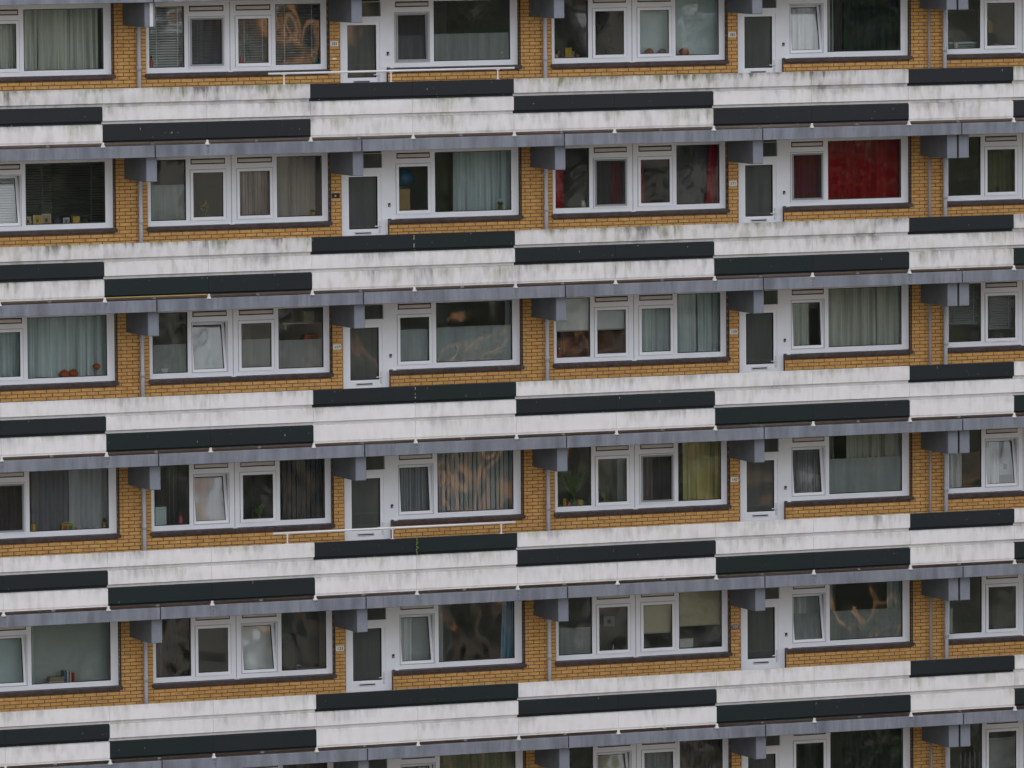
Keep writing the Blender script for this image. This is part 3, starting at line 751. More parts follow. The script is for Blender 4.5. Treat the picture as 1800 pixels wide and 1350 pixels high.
def pot_plant(k, n, s, u, label, potm, h=0.22, r=0.05, nl=26, leafm=None, flower=None, y=YI, spread=0.6):
    o = item('pot_plant', k, n, s, u, label, 'plant', y)
    lat(o, 'pot', [(r*0.7, 0), (r*0.95, 0.075), (r, 0.09), (r*0.88, 0.09), (r*0.8, 0.07)], potm)
    mb = MB(); rr = random.Random(int(u*100)+k*5)
    for i in range(nl):
        a = rr.uniform(0, 6.28); e = rr.uniform(0.2, 1.0); L = h*rr.uniform(0.5, 1.0); d = Vector((math.cos(a)*spread*e, math.sin(a)*0.4*e, 1)).normalized()
        b0 = Vector((rr.uniform(-0.02, 0.02), rr.uniform(-0.02, 0.02), 0.075)); mid = b0+d*L*0.6; tip = b0+d*L+Vector((math.cos(a)*0.03, 0, -0.015)); sd_ = d.cross(Vector((0, 1, 0.2))).normalized()*rr.uniform(0.010, 0.018)
        mb.quad((b0, mid+sd_, tip, mid-sd_))
    put('leaves', mb.mesh('leaves', leafm or GRN), o)
    if flower:
        mb = MB()
        for i in range(7):
            a = rr.uniform(0, 6.28); mb.lathe([(0.004, 0), (0.022, 0.012), (0.018, 0.024), (0.004, 0.03)], 8, (math.cos(a)*0.05*rr.random(), math.sin(a)*0.03, 0.06+h*rr.uniform(0.6, 1.0)))
        put('flowers', mb.mesh('flowers', flower), o)
def framed(k, n, s, u, label, fm, im, w_=0.11, h=0.14, y=YI, dz=0.0, rz=0.0, cat='picture'):
    o = item('picture_frame', k, n, s, u, label, cat, y, dz); o.rotation_euler = (math.radians(-8), 0, rz)
    mb = MB(); ring(mb, -w_/2, w_/2, 0, h, -0.012, 0.004, 0.014); put('frame', mb.mesh('frame', fm), o)
    mb = MB(); mb.box(-w_/2+0.013, w_/2-0.013, -0.006, 0.003, 0.013, h-0.013); put('print', mb.mesh('print', im), o)
    mb = MB(); mb.box(-w_*0.15, w_*0.12, -0.008, -0.006, h*0.3, h*0.62); put('motif', mb.mesh('motif', DKW), o)
def carton(k, n, s, u, label, m, w_=0.12, h=0.12, d=0.08, y=YI, lid=None, cat='box', dz=0.0):
    o = item('box', k, n, s, u, label, cat, y, dz); bxp(o, 'body', (-w_/2, w_/2, -d/2, d/2, 0, h*0.8), m); bxp(o, 'lid', (-w_/2-0.003, w_/2+0.003, -d/2-0.003, d/2, h*0.8+0.001, h), lid or m); return o

C_GREEN = cloth('curtain_sage', (0.67, 0.675, 0.60)); C_TEAL = cloth('curtain_mist', (0.609, 0.681, 0.674)); C_GREY = cloth('curtain_grey', (0.435, 0.435, 0.450))
C_MAUVE = cloth('curtain_mauve', (0.200, 0.190, 0.215)); C_RED = cloth('curtain_red', (0.42, 0.008, 0.026)); C_BEIGE = cloth('curtain_beige', (0.609, 0.522, 0.450))
C_PINK = cloth('curtain_rose', (0.522, 0.420, 0.392)); C_DARK = cloth('curtain_charcoal', (0.060, 0.062, 0.066)); C_OLIVE = cloth('curtain_mustard', (0.609, 0.551, 0.246))
C_WHITE = cloth('curtain_white', (0.800, 0.800, 0.800)); C_BLUE = cloth('curtain_blue', (0.319, 0.478, 0.609)); C_NIGHT = cloth('curtain_bottle', (0.035, 0.055, 0.055))
C_BROWN = cloth('curtain_brown', (0.160, 0.125, 0.110)); C_NET = veil_mat('net_curtain', (0.580, 0.580, 0.580), 0.35); C_SHEER = veil_mat('sheer_rose', (0.652, 0.580, 0.522), 0.22)
BL_GREY = mat('blind_grey', (0.522, 0.536, 0.536), 0.85, 0.06, 2.0, spec=0.15); BL_WHITE = mat('blind_white', (0.754, 0.768, 0.754), 0.85, 0.06, 2.0, spec=0.15); BL_DARK = mat('blind_dark', (0.110, 0.125, 0.130), 0.85, 0.06, 2.0, spec=0.15); BL_BEIGE = mat('blind_beige', (0.609, 0.551, 0.392), 0.85, 0.06, 2.0, spec=0.15); BL_TEAL = mat('blind_teal', (0.580, 0.667, 0.652), 0.85, 0.06, 2.0, spec=0.15)

# --- first row (flats 181, 183)
curtain(0, -1, 's', -0.6, 's', 1.2, C_GREEN, 'yellowish curtain behind the narrow sash in the top left corner', seed=1)
curtain(0, -1, 'b', -0.05, 'b', 0.16, C_GREEN, 'narrow sage curtain end left of the gap in the top left window', seed=2)
curtain(0, -1, 'b', 0.17, 'b', 0.92, C_GREEN, 'wide sage green pleated curtain in the top left window', wl=0.13, seed=3)
curtain(0, -1, 'b', 0.93, 'b', 1.15, C_DARK, 'dark curtain strip at the right edge of the top left window', seed=4)
venetian(0, 0, 'a1', 0.0, 'a1', 1.0, 0.28, 1.42, BL_WHITE, 'pale venetian blind above the red bottle left of door 181', 30)
venetian(0, 0, 's1', 0.0, 's1', 1.0, 0.28, 1.25, BL_GREY, 'grey venetian blind behind the screened sash left of door 181', 35)
venetian(0, 0, 's2', 0.0, 's2', 1.0, 0.28, 1.25, BL_GREY, 'grey venetian blind behind the sash with the pink cone', 20)
venetian(0, 0, 'a2', 0.0, 'a2', 1.0, 0.28, 1.42, BL_GREY, 'grey venetian blind in the wide pane beside number plate 181', 20)
bottle(0, 0, 'a1', 0.07, 'red spray bottle on the sill at the left end of the blinds', RED, DKW, 0.24, 0.036)
o = item('cone_ornament', 0, 0, 's2', 0.12, 'pink red cone standing in the sash left of door 181', 'ornament'); lat(o, 'cone_body', [(0.055, 0), (0.05, 0.01), (0.016, 0.2), (0.006, 0.24)], paint('hot_pink', (0.55, 0.03, 0.10))); lat(o, 'cone_base', [(0.06, -0.001), (0.06, 0.006)], RED)
vase(0, 0, 'a2', 0.88, 'teal bowl on the sill beside number plate 181', TEAL, 0.15, 0.05, 0.08, 'bowl')
film(0, 'B', 0, 'b', 0.80); film(0, 'B', 0, 's', 0.80)
vase(0, 0, 'b', 0.88, 'white cone shaped vase behind frosted foil right of door 181', WHT, 0.17, 0.025, 0.07, 'vase', 1.56)
for u, lb, m, h, r in ((0.07, 'small white candle jar, leftmost on the sill left of door 183', WHT, 0.10, 0.03), (0.13, 'tall copper candle behind the white jar left of door 183', TERRA, 0.17, 0.025)):
    vase(0, 1, 'a1', u, lb, m, h, r*0.95, r, 'jar')
carton(0, 1, 'a1', 0.42, 'yellow box standing on the sill left of door 183', YEL, 0.13, 0.21, 0.06)
vase(0, 1, 'a1', 0.68, 'terracotta pot between the yellow box and a white jug', TERRA, 0.085, 0.04, 0.06, 'pot'); vase(0, 1, 'a1', 0.56, 'pale jug behind the yellow box', GREYP, 0.14, 0.035, 0.04, 'jug', 1.64)
o = item('kitchen_tap', 0, 1, 's1', 0.42, 'dark swan neck kitchen tap behind the sash left of door 183', 'tap', 1.66); mb = MB(); mb.tube([(0, 0, 0), (0, 0, 0.15), (0.03, 0, 0.20), (0.14, -0.01, 0.17), (0.17, -0.01, 0.13)], 0.009, 8); put('spout', mb.mesh('spout', BLK, True), o); lat(o, 'tap_base', [(0.02, 0), (0.018, 0.05)], BLK)
framed(0, 1, 's1', 0.38, 'dark framed picture on the wall behind the sash left of door 183', BLK, paint('dark_print', (0.04, 0.05, 0.05)), 0.30, 0.34, 2.6, 0.25)
roller(0, 1, 's2', -0.1, 's2', 1.1, 0.27, BL_TEAL, 'plain mist green blind behind the two round balls', y=1.70)
roller(0, 1, 'a2', -0.05, 'a2', 1.06, 0.27, BL_TEAL, 'plain mist green blind behind the orange pumpkin', y=1.70)
ball(0, 1, 's2', 0.36, 'red ball on the sill, left of the dark ball', paint('dull_red', (0.35, 0.05, 0.03)), 0.085); ball(0, 1, 's2', 0.80, 'dark mottled ball right of the red ball', paint('dark_gourd', (0.07, 0.045, 0.03)), 0.08)
pumpkin(0, 1, 'a2', 0.22, 'large orange pumpkin alone in the pane beside number plate 183', ORANGE, 0.095)
curtain(0, 1, 's', -0.3, 's', 1.5, C_WHITE, 'pale curtain behind the tilted sash right of door 183', seed=5)
curtain(0, 1, 'b', 0.0, 'b', 0.22, C_DARK, 'charcoal curtain at the left of the wide pane right of door 183', seed=6)
curtain(0, 1, 'b', 0.25, 'b', 1.1, C_NIGHT, 'bottle green curtain drawn across the wide pane right of door 183', wl=0.16, seed=7)
venetian(0, 2, 'a1', 0.0, 'a1', 1.0, 0.28, 0.42, BL_TEAL, 'low slatted blind in the top right window', 25)
vase(0, 2, 'a1', 0.28, 'white ornament on the sill of the top right window', WHT, 0.15, 0.04, 0.05, 'ornament', 1.57)
vase(0, 2, 's1', 0.38, 'white cup at the left of the top right sash', WHT, 0.10, 0.035, 0.04, 'cup'); vase(0, 2, 's1', 0.66, 'small white dish at the right of the top right sash', WHT, 0.07, 0.04, 0.05, 'dish')
carton(0, 2, 's1', 0.2, 'tan carton on a shelf behind the top right sash', TAN, 0.10, 0.22, 0.1, 2.0, cat='box', dz=0.3)

# --- second row (dark plate, 171)
venetian(1, -1, 's', 0.0, 's', 1.05, 0.30, 1.25, BL_WHITE, 'pale blue venetian blind behind the tilted sash at the left edge', 40, 1.66)
venetian(1, -1, 'b', 0.0, 'b', 1.02, 0.28, 1.42, BL_DARK, 'dark open venetian blind above the row of picture frames', 8, 1.70)
for u, lb, fm, im, w_, h in ((0.03, 'tan card at the left end of the row of frames', PALE, TAN, 0.12, 0.17), (0.15, 'cream frame with yellow print leaning in the row of frames', PALE, YEL, 0.17, 0.19),
                             (0.26, 'tallest cream and yellow frame in the row', PALE, TAN, 0.18, 0.21)): framed(1, -1, 'b', u, lb, fm, im, w_, h)
carton(1, -1, 'b', 0.39, 'navy block between the yellow frames and the white card', NAVY, 0.14, 0.14, 0.04, cat='box')
framed(1, -1, 'b', 0.51, 'small white card with a dark motif in the row of frames', WHT, GREYP, 0.12, 0.13)
carton(1, -1, 'b', 0.63, 'mustard box at the right end of the row of frames', YEL, 0.14, 0.15, 0.05); vase(1, -1, 'b', 0.80, 'dark bird ornament right of the mustard box', BLK, 0.10, 0.02, 0.03, 'ornament')
film(1, 'A', 0, 'a1', 0.95); 
carton(1, 0, 'a1', 0.80, 'yellow carrier bag behind foil left of the dark number plate', YEL, 0.15, 0.28, 0.07, 1.60, cat='bag')
pot_plant(1, 0, 's1', 0.40, 'yellow flower in a pot behind the closed sash, second row', TERRA, 0.28, 0.04, 8, None, YEL)
curtain(1, 0, 's2', -0.2, 's2', 1.2, C_PINK, 'rose brown curtain in the sash left of the dark number plate', seed=8)
curtain(1, 0, 'a2', -0.03, 'a2', 0.86, C_SHEER, 'sheer rose beige curtain in the pane beside the dark number plate', wl=0.2, seed=9)
pot_plant(1, 0, 'a2', 0.80, 'small green plant in a yellow pot beside the dark number plate', YEL, 0.09, 0.05, 18)
o = item('lampshade', 1, 0, 's', 0.18, 'blue round lampshade behind the sash right of the dark number plate door', 'lamp', 2.0, 0.50); lat(o, 'shade', [(0.10, 0), (0.19, 0.06), (0.21, 0.16), (0.17, 0.27), (0.06, 0.32)], paint('lamp_blue', (0.015, 0.10, 0.21)), 24); lat(o, 'cord', [(0.006, 0.32), (0.006, 0.75)], BLK, 6)
carton(1, 0, 's', 0.10, 'tan board leaning below the blue lampshade', TAN, 0.34, 0.46, 0.03, 1.72, cat='board')
curtain(1, 0, 'b', 0.24, 'b', 1.05, C_TEAL, 'mist grey pleated curtain right of the dark number plate door', wl=0.12, seed=10)
pot_plant(1, 0, 'b', 0.86, 'white flowering plant on the sill below the mist grey curtain', TERRA, 0.16, 0.055, 20, None, WHT)
curtain(1, 1, 'a1', -0.1, 'a1', 0.27, C_RED, 'red curtain hanging at the left end of the window left of door 171', seed=11)
vase(1, 1, 'a1', 0.84, 'white tapered vase on the sill beside the screened sash, second row', WHT, 0.15, 0.055, 0.038, 'vase')
curtain(1, 1, 's1', 0.56, 's1', 0.90, C_RED, 'red curtain strip seen through the insect screen left of door 171', seed=12)
curtain(1, 1, 's2', -0.05, 's2', 0.10, C_RED, 'thin red curtain edge in the clear sash left of door 171', seed=13)
roller(1, 1, 'a2', 0.0, 'a2', 0.80, 0.27, mat('blind_slate', (0.11, 0.115, 0.118), 0.85, 0.06, 2.0, spec=0.15), 'plain slate panel blind beside the gathered red curtain', y=1.86)
curtain(1, 1, 'a2', 0.78, 'a2', 1.0, C_RED, 'red curtain gathered to the right beside number plate 171', lean=(-0.08, 0), seed=14, y=1.72)
curtain(1, 1, 's', -0.3, 's', 1.3, C_RED, 'dim red curtain behind the screened sash right of door 171', seed=15)
curtain(1, 1, 'b', -0.06, 'b', 1.12, C_RED, 'bright red pleated curtain filling the wide pane right of door 171', wl=0.17, amp=0.085, seed=16, y=1.76)
curtain(1, 2, 's1', -0.2, 's1', 1.2, cloth('curtain_moss', (0.15, 0.145, 0.09)), 'moss brown curtain in the sash at the right edge, second row', seed=17)

# --- third row (157, 159)
curtain(2, -1, 's', -0.3, 's', 1.3, C_TEAL, 'grey curtain behind the narrow sash at the left edge, third row', seed=18)
curtain(2, -1, 'b', -0.05, 'b', 1.1, C_TEAL, 'pale grey pleated curtain behind the two orange pumpkins', wl=0.17, amp=0.04, seed=19)
pumpkin(2, -1, 'b', 0.46, 'left one of the two orange pumpkins, third row', ORANGE, 0.09); pumpkin(2, -1, 'b', 0.575, 'right one of the two orange pumpkins, third row', ORANGE, 0.092)
vase(2, -1, 'b', 0.16, 'low orange dish left of the two pumpkins', ORANGE, 0.03, 0.06, 0.09, 'dish')
o = item('goblet', 2, -1, 'b', 0.87, 'glass goblet with a round red orange top right of the pumpkins', 'goblet'); lat(o, 'stem', [(0.035, 0), (0.034, 0.006), (0.008, 0.012), (0.008, 0.13)], GREYP); lat(o, 'bowl', [(0.02, 0.13), (0.06, 0.16), (0.066, 0.20), (0.05, 0.235), (0.03, 0.24)], ORANGE)
film(2, 'A', 0, 'a1', 0.82); film(2, 'A', 0, 's1', 1.14, M_FILM2); film(2, 'A', 0, 's2', 0.86); film(2, 'A', 0, 'a2', 0.82)
pot_plant(2, 0, 'a1', 0.86, 'leafy houseplant above the frosted foil left of door 157', TERRA, 0.30, 0.05, 22, None, None, 1.9)
vase(2, 0, 'a1', 0.32, 'wide white bowl behind frosted foil, third row', WHT, 0.11, 0.07, 0.10, 'bowl', 1.56); vase(2, 0, 'a1', 0.76, 'round white jar behind frosted foil, third row', WHT, 0.13, 0.06, 0.05, 'jar', 1.56)
vase(2, 0, 's1', 0.36, 'white mug high behind the tilted frosted sash', WHT, 0.12, 0.04, 0.045, 'mug', 1.75)
framed(2, 0, 's2', 0.35, 'red framed card on the sill left of door 157', RED, PALE, 0.30, 0.20, 1.56)
mbs = MB(); mbs.box(-0.45, 0.45, -0.13, 0.13, -0.022, 0.0)
o = thing(empty('wall_shelf', (wx(0, 'a2', 0.55, 2.3), 2.3, P(2)+1.08)), 'white shelf on the wall behind the pane left of door 157', 'shelf'); put('shelf_board', mbs.mesh('shelf_board', WHT), o); bxp(o, 'shelf_bracket', (-0.4, -0.38, -0.1, 0.12, -0.12, -0.022), WHT)
carton(2, 0, 'a2', 0.66, 'white carton with a label on the wall shelf', PALE, 0.24, 0.20, 0.2, 2.3, cat='box', dz=0.82)
o = item('folded_cloth', 2, 0, 'a2', 0.70, 'folded red cloth on a stack below the wall shelf', 'cloth', 1.95, 0.42)
for i, m in enumerate((TAN, RED, ORANGE)): bxp(o, 'fold', (-0.17+0.015*i, 0.17-0.03*i, -0.1, 0.1, i*0.062, i*0.062+0.056), m)
o = thing(empty('side_cabinet', (wx(0, 'a2', 0.72, 1.95), 1.95, P(2)-1.038)), 'white cabinet under the folded red cloth, third row', 'cabinet'); bxp(o, 'carcass', (-0.30, 0.30, -0.16, 0.2, 0, 1.68), WHT); bxp(o, 'door', (-0.29, 0.29, -0.18, -0.162, 0.05, 1.64), WHT)
bottle(2, 0, 'a2', 0.80, 'blue bottle behind frosted foil left of number plate 157', BLU, WHT, 0.20, 0.035); vase(2, 0, 'a2', 0.44, 'pale figurine behind frosted foil left of the blue bottle', WHT, 0.12, 0.03, 0.02, 'figurine')
film(2, 'B', 0, 's', 0.93, M_FILM2); film(2, 'B', 0, 'b', 0.95, M_FILM2)
curtain(2, 0, 'b', 0.9, 'b', 1.15, C_GREY, 'grey curtain end at the right of the foiled pane right of door 157', seed=20)
roller(2, 1, 'a1', 0.0, 'a1', 1.0, 0.80, BL_WHITE, 'half lowered white roller blind above the red bottle, third row')
roller(2, 1, 's1', -0.04, 's1', 1.04, 0.80, BL_WHITE, 'half lowered white roller blind behind the sash left of door 159')
bottle(2, 1, 'a1', 0.10, 'red bottle under the roller blind left of door 159', RED, WHT, 0.20, 0.036)
o = thing(empty('wooden_cupboard', (wx(1, 's1', -0.1, 2.3), 2.3, P(2)-1.038)), 'brown wooden cupboard seen under the roller blinds left of door 159', 'cupboard')
bxp(o, 'carcass', (-0.75, 0.75, -0.25, 0.3, 0, 1.75), paint('red_brown_wood', (0.16, 0.055, 0.025))); bxp(o, 'door', (-0.72, -0.01, -0.27, -0.252, 0.05, 1.7), paint('red_brown_wood', (0.16, 0.055, 0.025))); bxp(o, 'door', (0.01, 0.72, -0.27, -0.252, 0.05, 1.7), paint('red_brown_wood', (0.16, 0.055, 0.025)))
curtain(2, 1, 's2', -0.15, 's2', 1.2, C_TEAL, 'pale curtain behind the sash with the white cat ornament', seed=21)
vase(2, 1, 's2', 0.06, 'tiny white ornament in the corner of the sash left of door 159', WHT, 0.09, 0.03, 0.012, 'ornament', 1.54)
curtain(2, 1, 'a2', -0.05, 'a2', 0.48, C_TEAL, 'left pale pleated curtain in the pane beside number plate 159', wl=0.15, seed=22)
curtain(2, 1, 'a2', 0.50, 'a2', 1.12, C_TEAL, 'right pale pleated curtain in the pane beside number plate 159', wl=0.15, seed=23)
curtain(2, 1, 's', -0.2, 's', 0.62, C_GREEN, 'pale curtain covering half the sash right of door 159', seed=24)
curtain(2, 1, 'b', -0.05, 'b', 1.1, C_GREEN, 'pale sage pleated curtain in the wide pane right of door 159', wl=0.12, seed=25)
venetian(2, 2, 'a1', 0.0, 'a1', 1.0, 0.62, 1.42, BL_GREY, 'half lowered venetian blind in the fixed pane at the right edge', 30)
venetian(2, 2, 's1', 0.0, 's1', 1.0, 0.50, 1.25, BL_GREY, 'half lowered venetian blind in the sash at the right edge, third row', 30)
pot_plant(2, 2, 's1', 0.5, 'green plant below the blind in the right edge sash', TERRA, 0.12, 0.05, 22)

# --- fourth row (unnumbered, 147)
curtain(3, -1, 's', -0.3, 's', 1.3, C_BROWN, 'dark curtain behind the screened sash at the left edge', seed=26)
curtain(3, -1, 'b', -0.05, 'b', 0.5, C_MAUVE, 'mauve grey curtain above the yellow jar', wl=0.19, amp=0.04, seed=27)
curtain(3, -1, 'b', 0.49, 'b', 1.1, C_GREY, 'grey curtain above the yellow radio', wl=0.22, amp=0.04, seed=28)
vase(3, -1, 'b', 0.05, 'yellow jar at the left end of the sill, fourth row', YEL, 0.15, 0.055, 0.045, 'jar')
o = item('radio', 3, -1, 'b', 0.47, 'yellow and orange rounded toy radio on the sill', 'radio'); bxp(o, 'case', (-0.11, 0.11, -0.035, 0.035, 0, 0.13), YEL); bxp(o, 'panel', (-0.085, 0.0, -0.040, -0.036, 0.02, 0.105), ORANGE); bxp(o, 'dial', (0.02, 0.09, -0.040, -0.036, 0.03, 0.10), TEAL); mb = MB(); mb.tube([(-0.08, 0, 0.13), (-0.06, 0, 0.155), (0.06, 0, 0.155), (0.08, 0, 0.13)], 0.007, 6); put('grip', mb.mesh('grip', PALE), o)
vase(3, -1, 'b', 0.62, 'white cup with a red rim right of the radio', WHT, 0.07, 0.03, 0.04, 'cup')
o = item('ornamental_strip', 3, -1, 'b', 0.82, 'low white ornamental strip on the sill right of the white cup', 'ornament')
for i in range(8): bxp(o, 'bead', (-0.14+i*0.035, -0.112+i*0.035, -0.01, 0.01, 0, 0.028+0.012*(i % 3)), WHT)
o = item('figurine', 3, -1, 'b', 0.945, 'dark and gold figurine at the right end of the sill, fourth row', 'figurine'); lat(o, 'robe', [(0.045, 0), (0.05, 0.03), (0.025, 0.11), (0.02, 0.13)], BRASS); lat(o, 'head', [(0.008, 0.13), (0.026, 0.15), (0.028, 0.175), (0.012, 0.2)], DKW)
vertical_blind(3, 0, 'a1', 0.0, 'a1', 1.05, BL_GREY, 'open pale strip blind beside the pink capped doll, fourth row', 70, 0.085, 0.085)
bottle(3, 0, 'a1', 0.75, 'pink bottle with a red cap in front of the strip blind', PINK, RED, 0.22, 0.045)
carton(3, 0, 'a1', 0.18, 'pale plastic box at the left end behind the strip blind', BL_TEAL, 0.22, 0.36, 0.05, 1.58)
curtain(3, 0, 's1', -0.2, 's1', 1.4, C_GREY, 'grey curtain behind the tilted sash, fourth row', wl=0.3, amp=0.015, seed=29)
pot_plant(3, 0, 's2', 0.55, 'dark leafy plant behind the clear sash, fourth row', TERRA, 0.30, 0.05, 30, None, None, 1.75)
vertical_blind(3, 0, 'a2', 0.05, 'a2', 1.06, BL_DARK, 'dark strip blind beside the unnumbered door, fourth row', 25, 0.095, 0.10)
curtain(3, 0, 's', -0.3, 's', 1.4, C_GREY, 'grey finely pleated curtain behind the tilted sash right of the unnumbered door', wl=0.06, seed=30)
vertical_blind(3, 0, 'b', 0.0, 'b', 1.06, BL_GREY, 'grey strip blind with a big orange reflection, fourth row', 22, 0.09, 0.095)
for u, lb, m, h in ((0.22, 'yellow bottle, first of the four on the sill left of door 147', YEL, 0.16), (0.36, 'short orange jar among the four bottles', ORANGE, 0.10), (0.52, 'slim green bottle among the four bottles', GRN, 0.17), (0.70, 'fat yellow jar, last of the four bottles', YEL, 0.13)): vase(3, 1, 'a1', u, lb, m, h, 0.04 if u != 0.7 else 0.065, 0.036 if u != 0.7 else 0.055, 'bottle' if 'bottle' in lb[:15] else 'jar')
pot_plant(3, 1, 'a1', 0.45, 'tall dark green plant behind the four bottles', TERRA, 0.75, 0.06, 60, None, None, 1.95, 0.5)
pot_plant(3, 1, 's1', 0.28, 'spiky green plant in a yellow pot left of door 147', YEL, 0.34, 0.05, 40, mat('light_leaf', (0.10, 0.17, 0.05), 0.5, 0.3, 20), None, YI, 0.5)
curtain(3, 1, 's1', 0.72, 's1', 1.2, C_GREY, 'grey curtain end right of the spiky plant', seed=31)
vase(3, 1, 's1', 0.56, 'small white saucer right of the spiky plant', WHT, 0.02, 0.03, 0.05, 'saucer')
curtain(3, 1, 's2', 0.0, 's2', 0.42, C_BEIGE, 'beige curtain at the left behind the screened sash', seed=32)
curtain(3, 1, 'a2', 0.13, 'a2', 1.1, C_OLIVE, 'mustard green pleated curtain beside number plate 147', wl=0.15, amp=0.04, seed=33)
curtain(3, 1, 's', -0.3, 's', 1.4, C_NET, 'net curtain behind the tilted sash right of door 147', wl=0.05, seed=34)
film(3, 'B', 1, 'b', 0.96, M_FILM2)
curtain(3, 1, 'b', 0.24, 'b', 1.1, C_GREEN, 'sage curtain above the frosted foil right of door 147', wl=0.10, seed=35)
curtain(3, 2, 'a1', -0.05, 'a1', 0.42, C_WHITE, 'white curtain at the left of the right edge window, fourth row', seed=36)
curtain(3, 2, 's1', -0.1, 's1', 0.50, C_WHITE, 'white curtain behind the tilted sash at the right edge', seed=37)
framed(3, 2, 's1', 0.72, 'white picture right of the white curtain in the tilted sash', WHT, WHT, 0.26, 0.34, 1.82, 0.20)

# --- fifth row (133, oval plate)
roller(4, -1, 's', -0.2, 's', 1.3, 0.25, BL_TEAL, 'plain mist blind behind the tilted sash at the left edge, fifth row', y=1.85)
roller(4, -1, 'b', -0.05, 'b', 1.08, 0.25, mat('blind_pale_mist', (0.44, 0.47, 0.44), 0.85, 0.06, 2.0, spec=0.15), 'plain pale blind behind the stack of books', y=1.86)
o = item('book_stack', 4, -1, 'b', 0.30, 'flat stack of pale and brown books on the sill', 'books')
for i, m in enumerate((PALE, WHT, TAN, GREYP, TAN)): bxp(o, 'book', (-0.155+0.006*i, 0.14-0.01*(i % 2), -0.09, 0.09, i*0.027, i*0.027+0.024), m)
for u, lb, m, h, t in ((0.405, 'tall blue book leaning right of the flat stack', BLU, 0.235, 0.05), (0.44, 'white upright book between the blue and the red book', WHT, 0.225, 0.03), (0.475, 'second white upright book beside the red book', PALE, 0.21, 0.035), (0.505, 'red upright book between white and tan books', RED, 0.20, 0.03), (0.53, 'tan upright book at the right end of the books', TAN, 0.19, 0.025)):
    o = item('book', 4, -1, 'b', u, lb, 'book'); bxp(o, 'cover', (-t/2, t/2, -0.08, 0.08, 0, h), m); bxp(o, 'pages', (-t/2+0.004, t/2-0.004, -0.078, 0.083, 0.004, h-0.002), PALE)
curtain(4, 0, 'a1', 0.0, 'a1', 0.18, C_BROWN, 'brown curtain at the left end of the window left of door 133', seed=38)
curtain(4, 0, 'a1', 0.3, 'a1', 1.1, cloth('curtain_umber', (0.05, 0.042, 0.036)), 'very dark umber curtain left of door 133', seed=39)
roller(4, 0, 's2', -0.1, 's2', 1.2, 0.25, BL_WHITE, 'white blind behind the tilted sash left of door 133', y=1.85)
roller(4, 0, 'a2', -0.05, 'a2', 1.08, 0.25, mat('blind_ash', (0.13, 0.135, 0.13), 0.85, 0.06, 2.0, spec=0.15), 'ash grey panel blind behind the dark speaker, fifth row', y=2.1)
o = thing(empty('loudspeaker', (wx(0, 'a2', 0.13, 1.95), 1.95, P(4)-1.038)), 'tall dark loudspeaker in the pane left of number plate 133', 'loudspeaker'); bxp(o, 'cabinet', (-0.13, 0.13, -0.13, 0.1, 0, 1.95), paint('speaker_black', (0.02, 0.024, 0.024))); mb = MB(); mb.lathe([(0.03, 0), (0.09, -0.015), (0.095, -0.02)], 20); mb.v = [(x, z, y) for x, y, z in mb.v]; q = put('speaker_cone', mb.mesh('speaker_cone', BLK), o, (0, -0.132, 1.7))
o = thing(empty('chair', (wx(0, 'a2', 0.30, 1.8), 1.8, P(4)-1.038)), 'chair with a curved metal back behind the pane left of number plate 133', 'chair')
mb = MB(); mb.tube([(-0.2, 0, 0.45), (-0.2, 0.03, 1.30), (-0.12, 0.04, 1.37), (0.12, 0.04, 1.37), (0.2, 0.03, 1.30), (0.2, 0, 0.45)], 0.011, 8); put('backrest', mb.mesh('backrest', M_STEEL, True), o); bxp(o, 'seat', (-0.21, 0.21, -0.1, 0.3, 0.43, 0.46), DKW)
for a in (-0.19, 0.19):
    for b in (0.0, 0.26): mb = MB(); mb.tube([(a, b, 0), (a, b, 0.43)], 0.011, 8); put('leg', mb.mesh('leg', M_STEEL), o)
curtain(4, 0, 's', -0.1, 's', 0.35, C_WHITE, 'white curtain edge behind the tilted sash right of door 133', seed=40)
roller(4, 0, 's', 0.3, 's', 1.4, 0.25, BL_GREY, 'grey blind behind the tilted sash right of door 133', y=1.9)
curtain(4, 0, 'b', 0.84, 'b', 1.05, C_BLUE, 'pale blue curtain at the right of the wide pane right of door 133', wl=0.08, lean=(-0.06, 0), seed=41)
film(4, 'A', 1, 'a1', 0.80); film(4, 'B', 1, 'b', 0.85); film(4, 'B', 1, 's', 0.85)
for u, h in ((0.36, 0.26), (0.45, 0.19)): vase(4, 1, 'a1', u, ('tall' if u < 0.4 else 'short')+' pale bottle behind foil left of the oval plate', WHT, h, 0.035, 0.02, 'bottle')
framed(4, 1, 's1', 0.42, 'small dark picture hanging behind the sash left of the oval plate', BLK, GREYP, 0.26, 0.22, 2.2, 0.42)
o = item('bell_ornament', 4, 1, 's1', 0.52, 'white pointed ornament on the sill under the small dark picture', 'ornament'); lat(o, 'body', [(0.05, 0), (0.045, 0.02), (0.015, 0.12), (0.005, 0.16)], WHT); lat(o, 'foot_ring', [(0.053, -0.001), (0.053, 0.008)], GREYP)
roller(4, 1, 's2', -0.1, 's2', 1.1, 0.62, BL_BEIGE, 'beige roller blind behind the right sash left of the oval plate', y=1.62)
roller(4, 1, 'a2', -0.05, 'a2', 1.05, 0.72, BL_BEIGE, 'beige roller blind over the white card box beside the oval plate', y=1.62)
carton(4, 1, 'a2', 0.18, 'white card box on the sill beside the oval plate', WHT, 0.28, 0.20, 0.05, 1.56)
curtain(4, 1, 's', 0.0, 's', 0.45, C_WHITE, 'white curtain behind the tilted sash right of the oval plate', seed=42)
roller(4, 1, 's', 0.4, 's', 1.4, 0.25, BL_GREY, 'grey blind behind the tilted sash right of the oval plate', y=1.9)
